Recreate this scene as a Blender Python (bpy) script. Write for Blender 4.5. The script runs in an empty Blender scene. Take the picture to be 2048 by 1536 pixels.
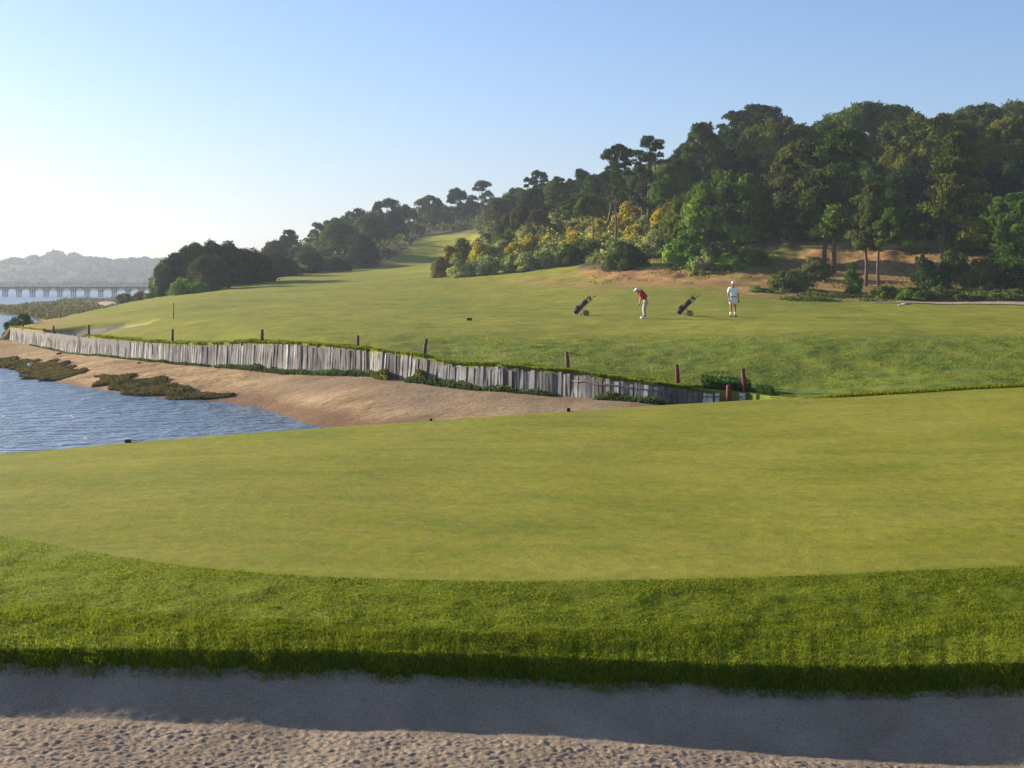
HAZE, SKY, SUN, EXPO = 0.0003, 0.08, 5.0, 1.18
import bpy, math, random
import numpy as np
from mathutils import Vector, Matrix
C = bpy.context.scene.collection
F = 2844.0; CX = 1024.0; HY = 560.0; CZ = 4.5      # focal in photo pixels, horizon row, eye height above the water
SUN_AZ, SUN_EL = math.radians(-63), math.radians(15.5)
rnd = random.Random(7)

# ---------------------------------------------------------------- helpers
def W(px, py, Y): return ((px - CX) / F * Y, Y, CZ - (py - HY) / F * Y)
def interp(x, tab):
    a = np.array(tab, float); return np.interp(x, a[:, 0], a[:, 1])
def smooth(a, b, x):
    t = np.clip((x - a) / (b - a), 0, 1); return t * t * (3 - 2 * t)
def hashg(ix, iy, seed):
    h = (ix.astype(np.int64) * 374761393 + iy.astype(np.int64) * 668265263 + seed * 974634777) & 0x7fffffff
    h = ((h ^ (h >> 13)) * 1274126177) & 0x7fffffff
    return ((h ^ (h >> 16)) & 0xffff) / 65535.0
def noise(x, y, seed=0):
    x = np.asarray(x, float); y = np.asarray(y, float)
    ix = np.floor(x); iy = np.floor(y); fx = x - ix; fy = y - iy
    ux = fx * fx * (3 - 2 * fx); uy = fy * fy * (3 - 2 * fy)
    def g(dx, dy):
        a = hashg(ix + dx, iy + dy, seed) * 2 * np.pi
        return np.cos(a) * (fx - dx) + np.sin(a) * (fy - dy)
    return 1.5 * ((g(0, 0) * (1 - ux) + g(1, 0) * ux) * (1 - uy) + (g(0, 1) * (1 - ux) + g(1, 1) * ux) * uy)
def fbm(x, y, o=3, seed=0):
    s = 0; a = 1
    for k in range(o):
        s = s + a * noise(x * 2 ** k, y * 2 ** k, seed + k); a *= .5
    return s
def mesh(name, V, Fc, attrs=None, smooth_=True):
    """V (n,3); Fc (m,3|4) array or list of such arrays"""
    V = np.asarray(V, np.float32); fl = Fc if isinstance(Fc, list) else [Fc]
    me = bpy.data.meshes.new(name)
    me.vertices.add(len(V)); me.vertices.foreach_set('co', V.ravel())
    loops = np.concatenate([np.asarray(f, np.int32).ravel() for f in fl])
    tot = np.concatenate([np.full(len(f), np.asarray(f).shape[1], np.int32) for f in fl])
    me.loops.add(len(loops)); me.loops.foreach_set('vertex_index', loops)
    me.polygons.add(len(tot)); me.polygons.foreach_set('loop_start', np.concatenate([[0], np.cumsum(tot)[:-1]]).astype(np.int32))
    me.polygons.foreach_set('use_smooth', np.full(len(tot), smooth_))
    me.update(calc_edges=True)
    for k, a in (attrs or {}).items():
        at = me.attributes.new(k, 'FLOAT', 'POINT'); at.data.foreach_set('value', np.asarray(a, np.float32).ravel())
    return me
def ob(name, me, m=None, parent=None, loc=None):
    if m is not None and not me.materials: me.materials.append(m)
    o = bpy.data.objects.new(name, me); C.objects.link(o)
    if parent: o.parent = parent
    if loc is not None: o.location = loc
    return o
def tag(o, label=None, cat=None, group=None, kind=None):
    if label: o['label'] = label
    if cat: o['category'] = cat
    if group: o['group'] = group
    if kind: o['kind'] = kind
    return o
def empty(name, loc, rz=0):
    o = bpy.data.objects.new(name, None); C.objects.link(o); o.location = loc; o.rotation_euler = (0, 0, rz)
    o.empty_display_size = .2; return o
def gridfaces(r, c, flip=False):
    i = np.arange((r - 1) * c).reshape(r - 1, c)[:, :-1].ravel()
    f = np.stack([i, i + 1, i + 1 + c, i + c], 1)
    return f[:, ::-1] if flip else f
class MB:                                          # collects tubes, boxes and cards as one mesh
    def __init__(s): s.v = []; s.q = []; s.t = []; s.n = 0
    def add(s, V, q=None, t=None):
        V = np.asarray(V, float).reshape(-1, 3)
        if q is not None and len(q): s.q.append(np.asarray(q) + s.n)
        if t is not None and len(t): s.t.append(np.asarray(t) + s.n)
        s.v.append(V); s.n += len(V)
    def tube(s, P, R, n=7, cap=True):
        P = [Vector(p) for p in P]; out = []; up = None
        for i, p in enumerate(P):
            d = (P[min(i + 1, len(P) - 1)] - P[max(i - 1, 0)]).normalized()
            a = d.cross(Vector((0, 0, 1)) if abs(d.z) < .95 else Vector((1, 0, 0)))
            if up is not None:
                a = up - d * up.dot(d)
            a.normalize(); up = a; b = d.cross(a)
            r = R[i] if isinstance(R, (list, tuple)) else R
            for k in range(n):
                t = 2 * math.pi * k / n; out.append(p + a * (r * math.cos(t)) + b * (r * math.sin(t)))
        q = [(i * n + k, i * n + (k + 1) % n, (i + 1) * n + (k + 1) % n, (i + 1) * n + k) for i in range(len(P) - 1) for k in range(n)]
        t = []
        if cap:
            out.append(P[0]); out.append(P[-1]); L = len(P) * n
            t = [(L, (k + 1) % n, k) for k in range(n)] + [(L + 1, L - n + k, L - n + (k + 1) % n) for k in range(n)]
        s.add([tuple(p) for p in out], q, t)
    def box(s, c, d, M=None, taper=1):
        V = []
        for z in (-.5, .5):
            k = taper if z > 0 else 1
            for x, y in ((-.5, -.5), (.5, -.5), (.5, .5), (-.5, .5)):
                p = Vector((x * d[0] * k, y * d[1] * k, z * d[2]))
                if M is not None: p = M @ p
                V.append(tuple(p + Vector(c)))
        s.add(V, [(3, 2, 1, 0), (4, 5, 6, 7), (0, 1, 5, 4), (1, 2, 6, 5), (2, 3, 7, 6), (3, 0, 4, 7)])
    def ball(s, c, r, n=10, M=None):
        rr = r if isinstance(r, (tuple, list)) else (r, r, r); V = []
        for i in range(n // 2 + 1):
            th = math.pi * i / (n // 2)
            for k in range(n):
                ph = 2 * math.pi * k / n
                p = Vector((rr[0] * math.sin(th) * math.cos(ph), rr[1] * math.sin(th) * math.sin(ph), rr[2] * math.cos(th)))
                if M is not None: p = M @ p
                V.append(tuple(p + Vector(c)))
        q = [(i * n + k, (i + 1) * n + k, (i + 1) * n + (k + 1) % n, i * n + (k + 1) % n) for i in range(n // 2) for k in range(n)]
        s.add(V, q)
    def build(s, name, m, parent=None, loc=None, smooth_=True):
        f = []
        if s.q: f.append(np.concatenate(s.q))
        if s.t: f.append(np.concatenate(s.t))
        return ob(name, mesh(name, np.concatenate(s.v), f, smooth_=smooth_), m, parent, loc)

# ---------------------------------------------------------------- materials
def newmat(name):
    m = bpy.data.materials.new(name); m.use_nodes = True; nt = m.node_tree; nt.nodes.clear()
    return m, nt
def N(nt, t, **kw):
    n = nt.nodes.new(t)
    for k, v in kw.items():
        if k in n.inputs: n.inputs[k].default_value = v
        else: setattr(n, k, v)
    return n
def ramp(nt, fac, stops):
    r = nt.nodes.new('ShaderNodeValToRGB'); e = r.color_ramp.elements
    while len(e) < len(stops): e.new(.5)
    for i, (p, c) in enumerate(stops):
        e[i].position = p; e[i].color = (*c, 1)
    nt.links.new(fac, r.inputs[0]); return r.outputs[0]
def tex(nt, scale, stretch=(1, 1, 1), detail=3, rough=.55, obj=False):
    tc = nt.nodes.new('ShaderNodeTexCoord'); mp = nt.nodes.new('ShaderNodeMapping'); mp.inputs['Scale'].default_value = stretch
    nt.links.new(tc.outputs['Object'], mp.inputs[0])
    n = N(nt, 'ShaderNodeTexNoise', Scale=scale, Detail=detail, Roughness=rough)
    nt.links.new(mp.outputs[0], n.inputs['Vector']); return n.outputs[0]
def mix(nt, fac, a, b, mode='MIX'):
    m = nt.nodes.new('ShaderNodeMix'); m.data_type = 'RGBA'; m.blend_type = mode
    for i, v in ((0, fac), (6, a), (7, b)):
        if isinstance(v, bpy.types.NodeSocket): nt.links.new(v, m.inputs[i])
        elif i == 0: m.inputs[0].default_value = v
        else: m.inputs[i].default_value = (*v, 1)
    return m.outputs[2]
def attr(nt, name):
    a = nt.nodes.new('ShaderNodeAttribute'); a.attribute_name = name; return a.outputs['Fac']
def math_(nt, op, a, b=0.0):
    m = nt.nodes.new('ShaderNodeMath'); m.operation = op
    for i, v in ((0, a), (1, b)):
        if isinstance(v, bpy.types.NodeSocket): nt.links.new(v, m.inputs[i])
        else: m.inputs[i].default_value = v
    return m.outputs[0]
def finish(nt, col, rough=.9, bump=None, spec=.2, metal=0, trans=0):
    p = N(nt, 'ShaderNodeBsdfPrincipled', Roughness=rough, Metallic=metal)
    p.inputs['Specular IOR Level'].default_value = spec
    if isinstance(col, bpy.types.NodeSocket): nt.links.new(col, p.inputs['Base Color'])
    else: p.inputs['Base Color'].default_value = (*col, 1)
    prev = None
    for (h, st, di) in (bump or []):
        b = N(nt, 'ShaderNodeBump', Strength=st, Distance=di); nt.links.new(h, b.inputs['Height'])
        if prev: nt.links.new(prev, b.inputs['Normal'])
        prev = b.outputs[0]
    if prev: nt.links.new(prev, p.inputs['Normal'])
    out = nt.nodes.new('ShaderNodeOutputMaterial'); s = p.outputs[0]
    if trans:
        t = nt.nodes.new('ShaderNodeBsdfTranslucent')
        if isinstance(col, bpy.types.NodeSocket): nt.links.new(col, t.inputs[0])
        else: t.inputs[0].default_value = (*col, 1)
        mx = nt.nodes.new('ShaderNodeMixShader'); mx.inputs[0].default_value = trans
        nt.links.new(s, mx.inputs[1]); nt.links.new(t.outputs[0], mx.inputs[2]); s = mx.outputs[0]
    nt.links.new(s, out.inputs[0])
M = {}
def flat(name, c, rough=.6, vary=.25, scale=9, spec=.3, metal=0):
    m, nt = newmat(name); n = tex(nt, scale)
    lo = tuple(x * (1 - vary) for x in c); hi = tuple(min(1, x * (1 + vary)) for x in c)
    finish(nt, ramp(nt, n, [(.3, lo), (.7, hi)]), rough, spec=spec, metal=metal); M[name] = m; return m

def m_green():
    m, nt = newmat('putting_turf')
    a = tex(nt, .55, (1, 1.6, 1), 4, .6); b = tex(nt, 2.6, (1, 2.2, 1), 4, .65); c = tex(nt, 60, (1, 1, 1), 3, .7); st = tex(nt, .8, (.55, 1.5, 1), 4, .6)
    col = ramp(nt, a, [(.32, (.150, .182, .007)), (.5, (.198, .210, .009)), (.68, (.245, .240, .016))])
    col = mix(nt, ramp(nt, b, [(.42, (0, 0, 0)), (.68, (.55, .55, .55))]), col, (.265, .190, .035))
    col = mix(nt, ramp(nt, st, [(.42, (0, 0, 0)), (.72, (.7, .7, .7))]), col, (.285, .255, .040))
    col = mix(nt, .55, col, ramp(nt, c, [(.25, (.35, .36, .33)), (.75, (.66, .66, .62))]), 'OVERLAY')
    mf = tex(nt, 7, (1, .8, 1), 6, .85)
    col = mix(nt, .6, col, ramp(nt, mf, [(.36, (.30, .33, .27)), (.64, (.70, .67, .62))]), 'OVERLAY')
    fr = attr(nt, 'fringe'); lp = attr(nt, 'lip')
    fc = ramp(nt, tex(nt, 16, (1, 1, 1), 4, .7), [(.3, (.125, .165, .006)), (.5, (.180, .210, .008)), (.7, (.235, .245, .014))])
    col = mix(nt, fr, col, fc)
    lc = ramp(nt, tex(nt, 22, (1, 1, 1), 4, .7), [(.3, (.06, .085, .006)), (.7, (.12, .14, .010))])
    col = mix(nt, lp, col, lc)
    finish(nt, col, .85, [(tex(nt, 14, (1, 1, 1), 6, .85), .55, .03), (tex(nt, 3, (1, 1, 1), 3), .25, .04)], spec=.12)
    M['green'] = m
def m_sand():
    m, nt = newmat('bunker_sand')
    a = tex(nt, 2.2, (1, 1, 1), 4); b = tex(nt, 70, (1, 1, 1), 3, .8)
    col = ramp(nt, a, [(.3, (.26, .195, .130)), (.55, (.34, .255, .172)), (.75, (.40, .305, .205))])
    col = mix(nt, .7, col, ramp(nt, b, [(.3, (.28, .27, .26)), (.7, (.68, .67, .66))]), 'OVERLAY')
    finish(nt, col, .95, [(tex(nt, 110, (1, 1, 1), 3, .8), .7, .006), (tex(nt, 24, (1, 1, 1), 3, .7), .5, .015)], spec=.1)
    M['sand'] = m
def m_beach():
    m, nt = newmat('beach_sand')
    a = tex(nt, .35, (1, 1.8, 1), 5, .65); b = tex(nt, 3, (1, 2, 1), 5, .7)
    col = ramp(nt, a, [(.30, (.22, .14, .065)), (.5, (.37, .25, .125)), (.7, (.50, .355, .190))])
    col = mix(nt, .75, col, ramp(nt, b, [(.34, (.16, .14, .13)), (.66, (.78, .77, .76))]), 'OVERLAY')
    col = mix(nt, attr(nt, 'wet'), col, (.17, .095, .050))
    col = mix(nt, math_(nt, 'MULTIPLY', attr(nt, 'scrub'), ramp(nt, b, [(.4, (0, 0, 0)), (.6, (1, 1, 1))])), col, (.19, .14, .10))
    finish(nt, col, .95, [(b, .8, .12), (tex(nt, 9, (1, 1, 1), 4, .7), .6, .05)], spec=.1)
    M['beach'] = m
def m_land():
    m, nt = newmat('fairway_turf')
    a = tex(nt, .10, (1, .9, 1), 4, .6); b = tex(nt, .9, (1, .8, 1), 5, .65); st = tex(nt, .16, (.5, 1.6, 1), 3, .55); c = tex(nt, 6, (1, 1, 1), 4, .75)
    col = ramp(nt, a, [(.30, (.150, .180, .008)), (.5, (.195, .200, .010)), (.70, (.240, .220, .018))])
    col = mix(nt, ramp(nt, st, [(.4, (0, 0, 0)), (.7, (.75, .75, .75))]), col, (.260, .238, .024))
    col = mix(nt, .45, col, ramp(nt, b, [(.3, (.3, .31, .28)), (.7, (.68, .68, .62))]), 'OVERLAY')
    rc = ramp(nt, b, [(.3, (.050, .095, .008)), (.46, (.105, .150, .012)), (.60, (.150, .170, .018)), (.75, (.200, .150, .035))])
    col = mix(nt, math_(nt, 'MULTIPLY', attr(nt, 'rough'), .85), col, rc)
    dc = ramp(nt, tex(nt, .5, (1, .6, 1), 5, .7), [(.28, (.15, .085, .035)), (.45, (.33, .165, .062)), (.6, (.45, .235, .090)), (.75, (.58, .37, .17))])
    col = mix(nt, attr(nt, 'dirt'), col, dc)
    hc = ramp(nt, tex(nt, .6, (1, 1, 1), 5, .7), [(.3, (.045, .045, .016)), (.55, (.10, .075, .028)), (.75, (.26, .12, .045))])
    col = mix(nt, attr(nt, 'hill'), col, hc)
    col = mix(nt, attr(nt, 'sand'), col, (.40, .32, .25))
    finish(nt, col, .9, [(b, .55, .16), (c, .6, .06)], spec=.12)
    M['land'] = m
def m_marsh():
    m, nt = newmat('salt_marsh')
    a = tex(nt, .12, (1, .6, 1), 5, .7)
    col = ramp(nt, a, [(.3, (.06, .07, .018)), (.5, (.11, .115, .03)), (.62, (.16, .11, .04)), (.75, (.13, .14, .04))])
    col = mix(nt, attr(nt, 'sand'), col, (.52, .40, .28))
    finish(nt, col, .95, [(tex(nt, 1.5, (1, 1, 1), 4), .8, .3)], spec=.05); M['marsh'] = m
def m_hill():
    m, nt = newmat('far_hill')
    col = ramp(nt, tex(nt, .012, (1, .5, 1), 5, .7), [(.35, (.045, .060, .024)), (.6, (.055, .070, .026)), (.85, (.065, .075, .030))])
    col = mix(nt, attr(nt, 'sand'), col, (.62, .50, .36))
    finish(nt, col, .95, spec=.05); M['hill'] = m
def m_water():
    m, nt = newmat('lagoon_water')
    n1 = tex(nt, 1.05, (1, 1.6, 1), 4, .6); n2 = tex(nt, .16, (1, 1.5, 1), 2); n3 = tex(nt, 3.5, (1, 1.5, 1), 3, .6)
    col = ramp(nt, n2, [(.35, (.095, .155, .200)), (.65, (.135, .195, .240))])
    finish(nt, col, .26, [(n1, 1.0, .50), (n3, .8, .08)], spec=.5); M['water'] = m
def m_leaf(name, trans=.28, rough=.65):
    m, nt = newmat(name)
    oi = nt.nodes.new('ShaderNodeObjectInfo'); g = nt.nodes.new('ShaderNodeNewGeometry')
    r = ramp(nt, g.outputs['Random Per Island'], [(0, (.28, .30, .30)), (.55, (.5, .5, .48)), (1, (.80, .76, .58))])
    col = mix(nt, 1.0, oi.outputs['Color'], r, 'OVERLAY')
    col = mix(nt, .6, oi.outputs['Color'], col)
    n = tex(nt, 1.5, (1, 1, 1), 3, .6)
    col = mix(nt, .85, col, ramp(nt, n, [(.34, (.22, .25, .27)), (.66, (.86, .80, .60))]), 'OVERLAY')
    finish(nt, col, rough, spec=.04, trans=trans); M[name] = m
def m_bark():
    m, nt = newmat('bark')
    n = tex(nt, 3, (3, 3, .6), 5, .7)
    finish(nt, ramp(nt, n, [(.3, (.06, .045, .035)), (.7, (.21, .165, .13))]), .95, [(n, .8, .05)], spec=.05); M['bark'] = m
def m_plank():
    m, nt = newmat('weathered_planks')
    g = nt.nodes.new('ShaderNodeNewGeometry')
    col = ramp(nt, g.outputs['Random Per Island'], [(0, (.10, .095, .095)), (.25, (.19, .185, .185)), (.7, (.265, .26, .26)), (1, (.45, .44, .42))])
    n = tex(nt, 5, (4, 4, .5), 5, .7); n2 = tex(nt, 1.3, (1, 1, 1), 3)
    col = mix(nt, .8, col, ramp(nt, n, [(.3, (.22, .20, .18)), (.7, (.72, .72, .70))]), 'OVERLAY')
    col = mix(nt, ramp(nt, n2, [(.45, (0, 0, 0)), (.7, (.8, .8, .8))]), col, (.10, .080, .060))
    finish(nt, col, .9, [(n, .5, .03)], spec=.1); M['plank'] = m
def m_grassblade():
    m, nt = newmat('grass_blade')
    g = nt.nodes.new('ShaderNodeNewGeometry')
    col = ramp(nt, g.outputs['Random Per Island'], [(0, (.085, .140, .005)), (.40, (.155, .205, .009)), (.8, (.240, .270, .010)), (1, (.36, .32, .05))])
    n = tex(nt, 3, (1, 1, 1), 3)
    col = mix(nt, .6, col, ramp(nt, n, [(.3, (.33, .36, .33)), (.7, (.68, .64, .50))]), 'OVERLAY')
    finish(nt, col, .6, spec=.12, trans=.5); M['blade'] = m
for f in (m_green, m_sand, m_beach, m_land, m_marsh, m_hill, m_water, m_bark, m_plank, m_grassblade): f()
m_leaf('leaf'); m_leaf('flower', .2, .6); m_leaf('fringe_leaf', .4)
flat('post', (.13, .060, .040), .85, .4, 12); flat('red_post', (.12, .022, .016), .8, .35, 12); flat('dark', (.018, .016, .016), .5)
flat('plank_light', (.50, .47, .43), .9, .35, 6); flat('rail', (.14, .125, .11), .9); flat('bridge', (.30, .28, .25), .9, .3, .6); flat('stone', (.36, .32, .27), .9); flat('white_stone', (.75, .74, .70), .8)
flat('red', (.42, .012, .010), .8, .12); flat('white', (.90, .88, .84), .8, .05); flat('offwhite', (.80, .79, .79), .8, .05); flat('khaki', (.42, .36, .30), .85, .15)
flat('skin', (.36, .17, .10), .55, .12); flat('hair', (.30, .28, .26), .8); flat('shoe_dark', (.02, .03, .03), .4); flat('belt', (.10, .10, .16), .5)
flat('steel', (.22, .22, .22), .6, .1, metal=.2); flat('bagblack', (.010, .008, .010), .65, .3); flat('baggrey', (.05, .042, .055), .7, .3); flat('bagred', (.10, .02, .03), .7)
flat('tyre', (.03, .025, .02), .8); flat('yellow', (.75, .62, .22), .7, .08); flat('path', (.34, .25, .17), .95, .25, 1.5); flat('bed', (.16, .13, .09), .95, .3, .05)

# ---------------------------------------------------------------- boundary of the golf course land: the wall line, then the back edge over the marsh
WALL = [  # px, Y, top row, bottom row
 (20, 88, 655, 678), (60, 82.5, 659, 688), (100, 78, 664, 695), (200, 70, 676, 707), (300, 65, 685, 719), (400, 61, 690, 728), (500, 58, 686, 734), (600, 55, 689, 741), (700, 52.6, 697, 747),
 (742, 51.8, 702, 750), (756, 50.4, 703, 752), (800, 49.5, 708, 758), (850, 48.2, 717, 763), (900, 47.2, 729, 769), (1000, 45.5, 733, 778), (1060, 44.8, 740, 784), (1100, 44.2, 741, 790), (1150, 43.7, 746, 793), (1200, 43, 755, 797),
 (1300, 42, 768, 804), (1400, 41.5, 782, 810), (1500, 41, 790, 814)]
WA = np.array(WALL, float)
wallY_t = [(20, 88)] + [(a, b) for a, b, _, _ in WALL[1:]] + [(1600, 38.5), (1750, 36.5), (2700, 36.5)]
wallzt = [(a, CZ - (c - HY) / F * b) for a, b, c, d in WALL]
wallzb = [(a, CZ - (d - HY) / F * b) for a, b, c, d in WALL]
backpx_t = [(60, 20), (88, 20), (93, 40), (105, 128), (121, 228), (145, 318), (170, 330), (220, 385), (300, 425), (460, 455), (700, 480)]   # Y -> px

LAND = [ # px, py, Y
 (1600, 796, 39), (1800, 790, 39), (2048, 785, 39), (2400, 775, 39), (2700, 770, 39),
 (1600, 760, 45), (1600, 700, 50), (1600, 668, 56), (1600, 640, 68), (1600, 620, 80), (1600, 606, 92), (1600, 590, 102), (1600, 560, 112), (1600, 520, 124), (1600, 392, 150), (1600, 290, 190), (1600, 330, 260), (1600, 430, 420),
 (1800, 745, 45), (1800, 700, 50), (1800, 663, 57), (1800, 640, 68), (1800, 618, 84), (1800, 608, 94), (1800, 588, 104), (1800, 548, 113), (1800, 400, 148), (1800, 300, 185), (1800, 400, 420),
 (2048, 740, 45), (2048, 700, 50), (2048, 662, 58), (2048, 632, 74), (2048, 616, 87), (2048, 604, 96), (2048, 580, 104), (2048, 540, 114), (2048, 390, 146), (2048, 290, 184), (2048, 400, 420),
 (2600, 740, 44), (2600, 670, 54), (2600, 620, 80), (2600, 600, 97), (2600, 540, 112), (2600, 330, 150), (2600, 230, 200), (2600, 380, 420),
 (1300, 736, 47), (1300, 700, 52), (1300, 662, 61.5), (1300, 636, 71), (1300, 605, 88), (1300, 580, 103), (1300, 547, 120), (1300, 500, 136), (1300, 430, 165), (1300, 360, 200), (1300, 350, 260), (1300, 430, 420),
 (1450, 750, 45), (1450, 700, 51), (1450, 665, 58), (1450, 638, 70), (1450, 610, 86), (1450, 590, 99), (1450, 555, 113), (1450, 510, 126), (1450, 430, 150), (1450, 310, 195),
 (1100, 710, 49), (1100, 665, 60), (1100, 628, 76), (1100, 592, 101), (1100, 565, 120), (1100, 540, 136), (1100, 485, 163), (1100, 430, 200), (1100, 400, 250), (1100, 450, 420),
 (1000, 700, 51), (1000, 650, 64), (1000, 602, 95), (1000, 568, 124), (1000, 547, 142), (1000, 495, 175), (1000, 440, 225), (1000, 415, 300), (1000, 460, 420),
 (900, 700, 53), (900, 645, 67), (900, 603, 97), (900, 567, 129), (900, 548, 152), (880, 533, 178), (900, 480, 262),
 (945, 462, 300), (850, 463, 300), (800, 465, 310), (900, 470, 420), (822, 479, 236), (775, 497, 232), (872, 488, 242), (850, 527, 217), (770, 528, 214), (905, 525, 222), (850, 486, 256), (780, 488, 262),
 (800, 680, 56), (800, 640, 69), (800, 602, 97), (800, 563, 137), (800, 540, 180),
 (700, 660, 61), (700, 602, 98), (700, 566, 140), (700, 547, 180), (700, 537, 210), (650, 522, 235), (700, 470, 290), (600, 500, 290), (600, 540, 420), (720, 500, 420),
 (600, 660, 62), (600, 603, 98), (600, 568, 140), (600, 550, 185), (600, 535, 225),
 (500, 655, 66), (500, 612, 92), (500, 583, 124), (500, 563, 155), (500, 552, 190), (480, 540, 260),
 (400, 645, 71), (400, 608, 97), (400, 588, 126), (400, 576, 150), (400, 568, 185),
 (300, 645, 75), (300, 614, 98), (300, 601, 121), (318, 594, 143),
 (200, 652, 78), (200, 640, 86), (200, 623, 104), (228, 613, 120), (120, 655, 80), (130, 634, 104), (60, 650, 86), (30, 652, 90), (80, 644, 95)]
LA = np.array([((p - CX) / 1024, 1.6 * math.log(Y), CZ - (q - HY) / F * Y) for p, q, Y in LAND] +
              [((p - CX) / 1024, 1.6 * math.log(y), z + .05) for (p, z), y in zip(wallzt, WA[:, 1])])
def rbf_fit(A, lam=.004):
    P = A[:, :2]; n = len(P); d2 = ((P[:, None] - P[None]) ** 2).sum(2)
    K = .5 * d2 * np.log(d2 + 1e-12) + lam * np.eye(n)
    Q = np.c_[np.ones(n), P]; S = np.block([[K, Q], [Q.T, np.zeros((3, 3))]])
    w = np.linalg.solve(S, np.r_[A[:, 2], 0, 0, 0]); return P, w
def rbf_eval(fit, u, v):
    P, w = fit; u = np.asarray(u, float); v = np.asarray(v, float); sh = u.shape; u = u.ravel(); v = v.ravel(); out = np.empty(len(u))
    for i in range(0, len(u), 20000):
        a = u[i:i + 20000]; b = v[i:i + 20000]
        d2 = (a[:, None] - P[None, :, 0]) ** 2 + (b[:, None] - P[None, :, 1]) ** 2
        out[i:i + 20000] = .5 * (d2 * np.log(d2 + 1e-12)) @ w[:-3] + w[-3] + w[-2] * a + w[-1] * b
    return out.reshape(sh)
land_fit = rbf_fit(LA)
_px = np.linspace(20, 1500, 300); _yb = interp(_px, wallY_t)
_corr = interp(_px, wallzt) + .05 - rbf_eval(land_fit, (_px - CX) / 1024, 1.6 * np.log(_yb))
def pit(X, Y):      # the fairway bunker beside the wall end: signed shape, 1 inside
    cx, cy = -22.7, 76.8
    a = math.radians(25); dx = (X - cx) * math.cos(a) + (Y - cy) * math.sin(a); dy = -(X - cx) * math.sin(a) + (Y - cy) * math.cos(a)
    r = np.sqrt((dx / 3.3) ** 2 + (dy / 3.9) ** 2) + .12 * noise(X * .5, Y * .5, 5)
    return r
def land_z(X, Y, fine=True):
    X = np.asarray(X, float); Y = np.asarray(Y, float); px = X / Y * F + CX
    z = rbf_eval(land_fit, (px - CX) / 1024, 1.6 * np.log(Y))
    yb = interp(px, wallY_t)
    z = z + np.interp(px, _px, _corr, right=0) * np.exp(-np.clip(Y - yb, 0, 99) / 3)
    if fine:
        near = smooth(.3, 3, Y - yb)
        py = HY + (CZ - z) / Y * F
        rough = smooth(660, 690, py)
        z = z + near * (.06 * fbm(X * .25, Y * .25, 3, 11) + rough * .05 * fbm(X * .9, Y * .8, 3, 21))
        z = z + .35 * smooth(100, 140, Y) * fbm(X * .06, Y * .05, 2, 31) * smooth(560, 540, py)
        dirt = smooth(108, 118, Y) * smooth(900, 1500, px)
        z = z + dirt * .35 * fbm(X * .3, Y * .3, 3, 41)
        r = pit(X, Y)
        z = z - .8 * smooth(1.15, .6, r) + .0 * np.exp(-((r - 1.3) / .25) ** 2) * smooth(76, 80, Y)
    return z
def hit(px, py, zf, y0=30., y1=420.):    # first ground point seen along a photo ray
    px = np.atleast_1d(np.asarray(px, float)); py = np.atleast_1d(np.asarray(py, float))
    k = np.exp(np.linspace(math.log(y0), math.log(y1), 500)); res = np.full(len(px), np.nan)
    for i in range(len(px)):
        z = zf((px[i] - CX) / F * k, k); ray = CZ - (py[i] - HY) / F * k
        j = np.argmax(z >= ray)
        if z[j] >= ray[j]:
            if j > 0:
                a = (ray[j - 1] - z[j - 1]); b = (z[j] - ray[j]); res[i] = k[j - 1] + (k[j] - k[j - 1]) * a / (a + b + 1e-9)
            else: res[i] = k[0]
    return res
def on_land(px, py):
    y = max(float(interp(px, wallY_t)) + .15, 30) if px < 1500 else 37.
    Y = hit(px, py, land_z, y)[0]
    if np.isnan(Y): Y = 300.
    X = (px - CX) / F * Y
    return Vector((X, Y, float(land_z(np.array([X]), np.array([Y]))[0])))

# land mesh: columns follow the boundary, rows run inland
nc, nr = 520, 330
s = np.linspace(0, 1, nc); t = np.linspace(0, 1, nr)
px0 = 20 + s * 2680; Yb = interp(px0, wallY_t)
T, YB = np.meshgrid(t, Yb, indexing='ij'); S = np.broadcast_to(s, T.shape)
YY = YB * (450 / YB) ** (T ** 1.15)
bp = interp(YY, backpx_t); PX = bp + S * (2700 - bp)
XX = (PX - CX) / F * YY; ZZ = land_z(XX, YY); PY = HY + (CZ - ZZ) / YY * F
def blob(cx, cy, rx, ry, e=.35):
    r = np.sqrt(((PX - cx) / rx) ** 2 + ((PY - cy) / ry) ** 2) + .35 * fbm(XX * .12, YY * .12, 3, 3); return smooth(1 + e, 1 - e, r)
dirt = np.maximum.reduce([blob(1420, 552, 210, 20), blob(1240, 545, 90, 14), blob(1180, 565, 140, 16) * .45, blob(1640, 560, 200, 28), blob(1760, 545, 230, 52), blob(2100, 570, 200, 30), blob(1560, 590, 160, 10) * .8])
dirt = dirt * smooth(95, 103, YY) * (.55 + .75 * np.clip(fbm(XX * .25, YY * .35, 3, 77) + .5, 0, 1))
dirt = np.clip(dirt + .55 * blob(60, 652, 70, 14) + .25 * blob(130, 636, 110, 10), 0, 1)
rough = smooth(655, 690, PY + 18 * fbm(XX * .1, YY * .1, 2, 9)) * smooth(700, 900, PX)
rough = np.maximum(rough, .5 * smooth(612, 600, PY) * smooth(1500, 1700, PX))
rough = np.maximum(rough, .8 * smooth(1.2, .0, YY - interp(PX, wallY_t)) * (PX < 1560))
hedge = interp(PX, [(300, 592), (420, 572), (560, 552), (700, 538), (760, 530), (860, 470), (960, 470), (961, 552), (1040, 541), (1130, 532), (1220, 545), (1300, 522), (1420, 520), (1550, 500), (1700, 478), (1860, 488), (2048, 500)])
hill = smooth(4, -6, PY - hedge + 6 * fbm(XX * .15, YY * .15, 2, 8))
sandm = smooth(1.0, .88, pit(XX, YY))
V = np.stack([XX, YY, ZZ], -1)
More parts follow.
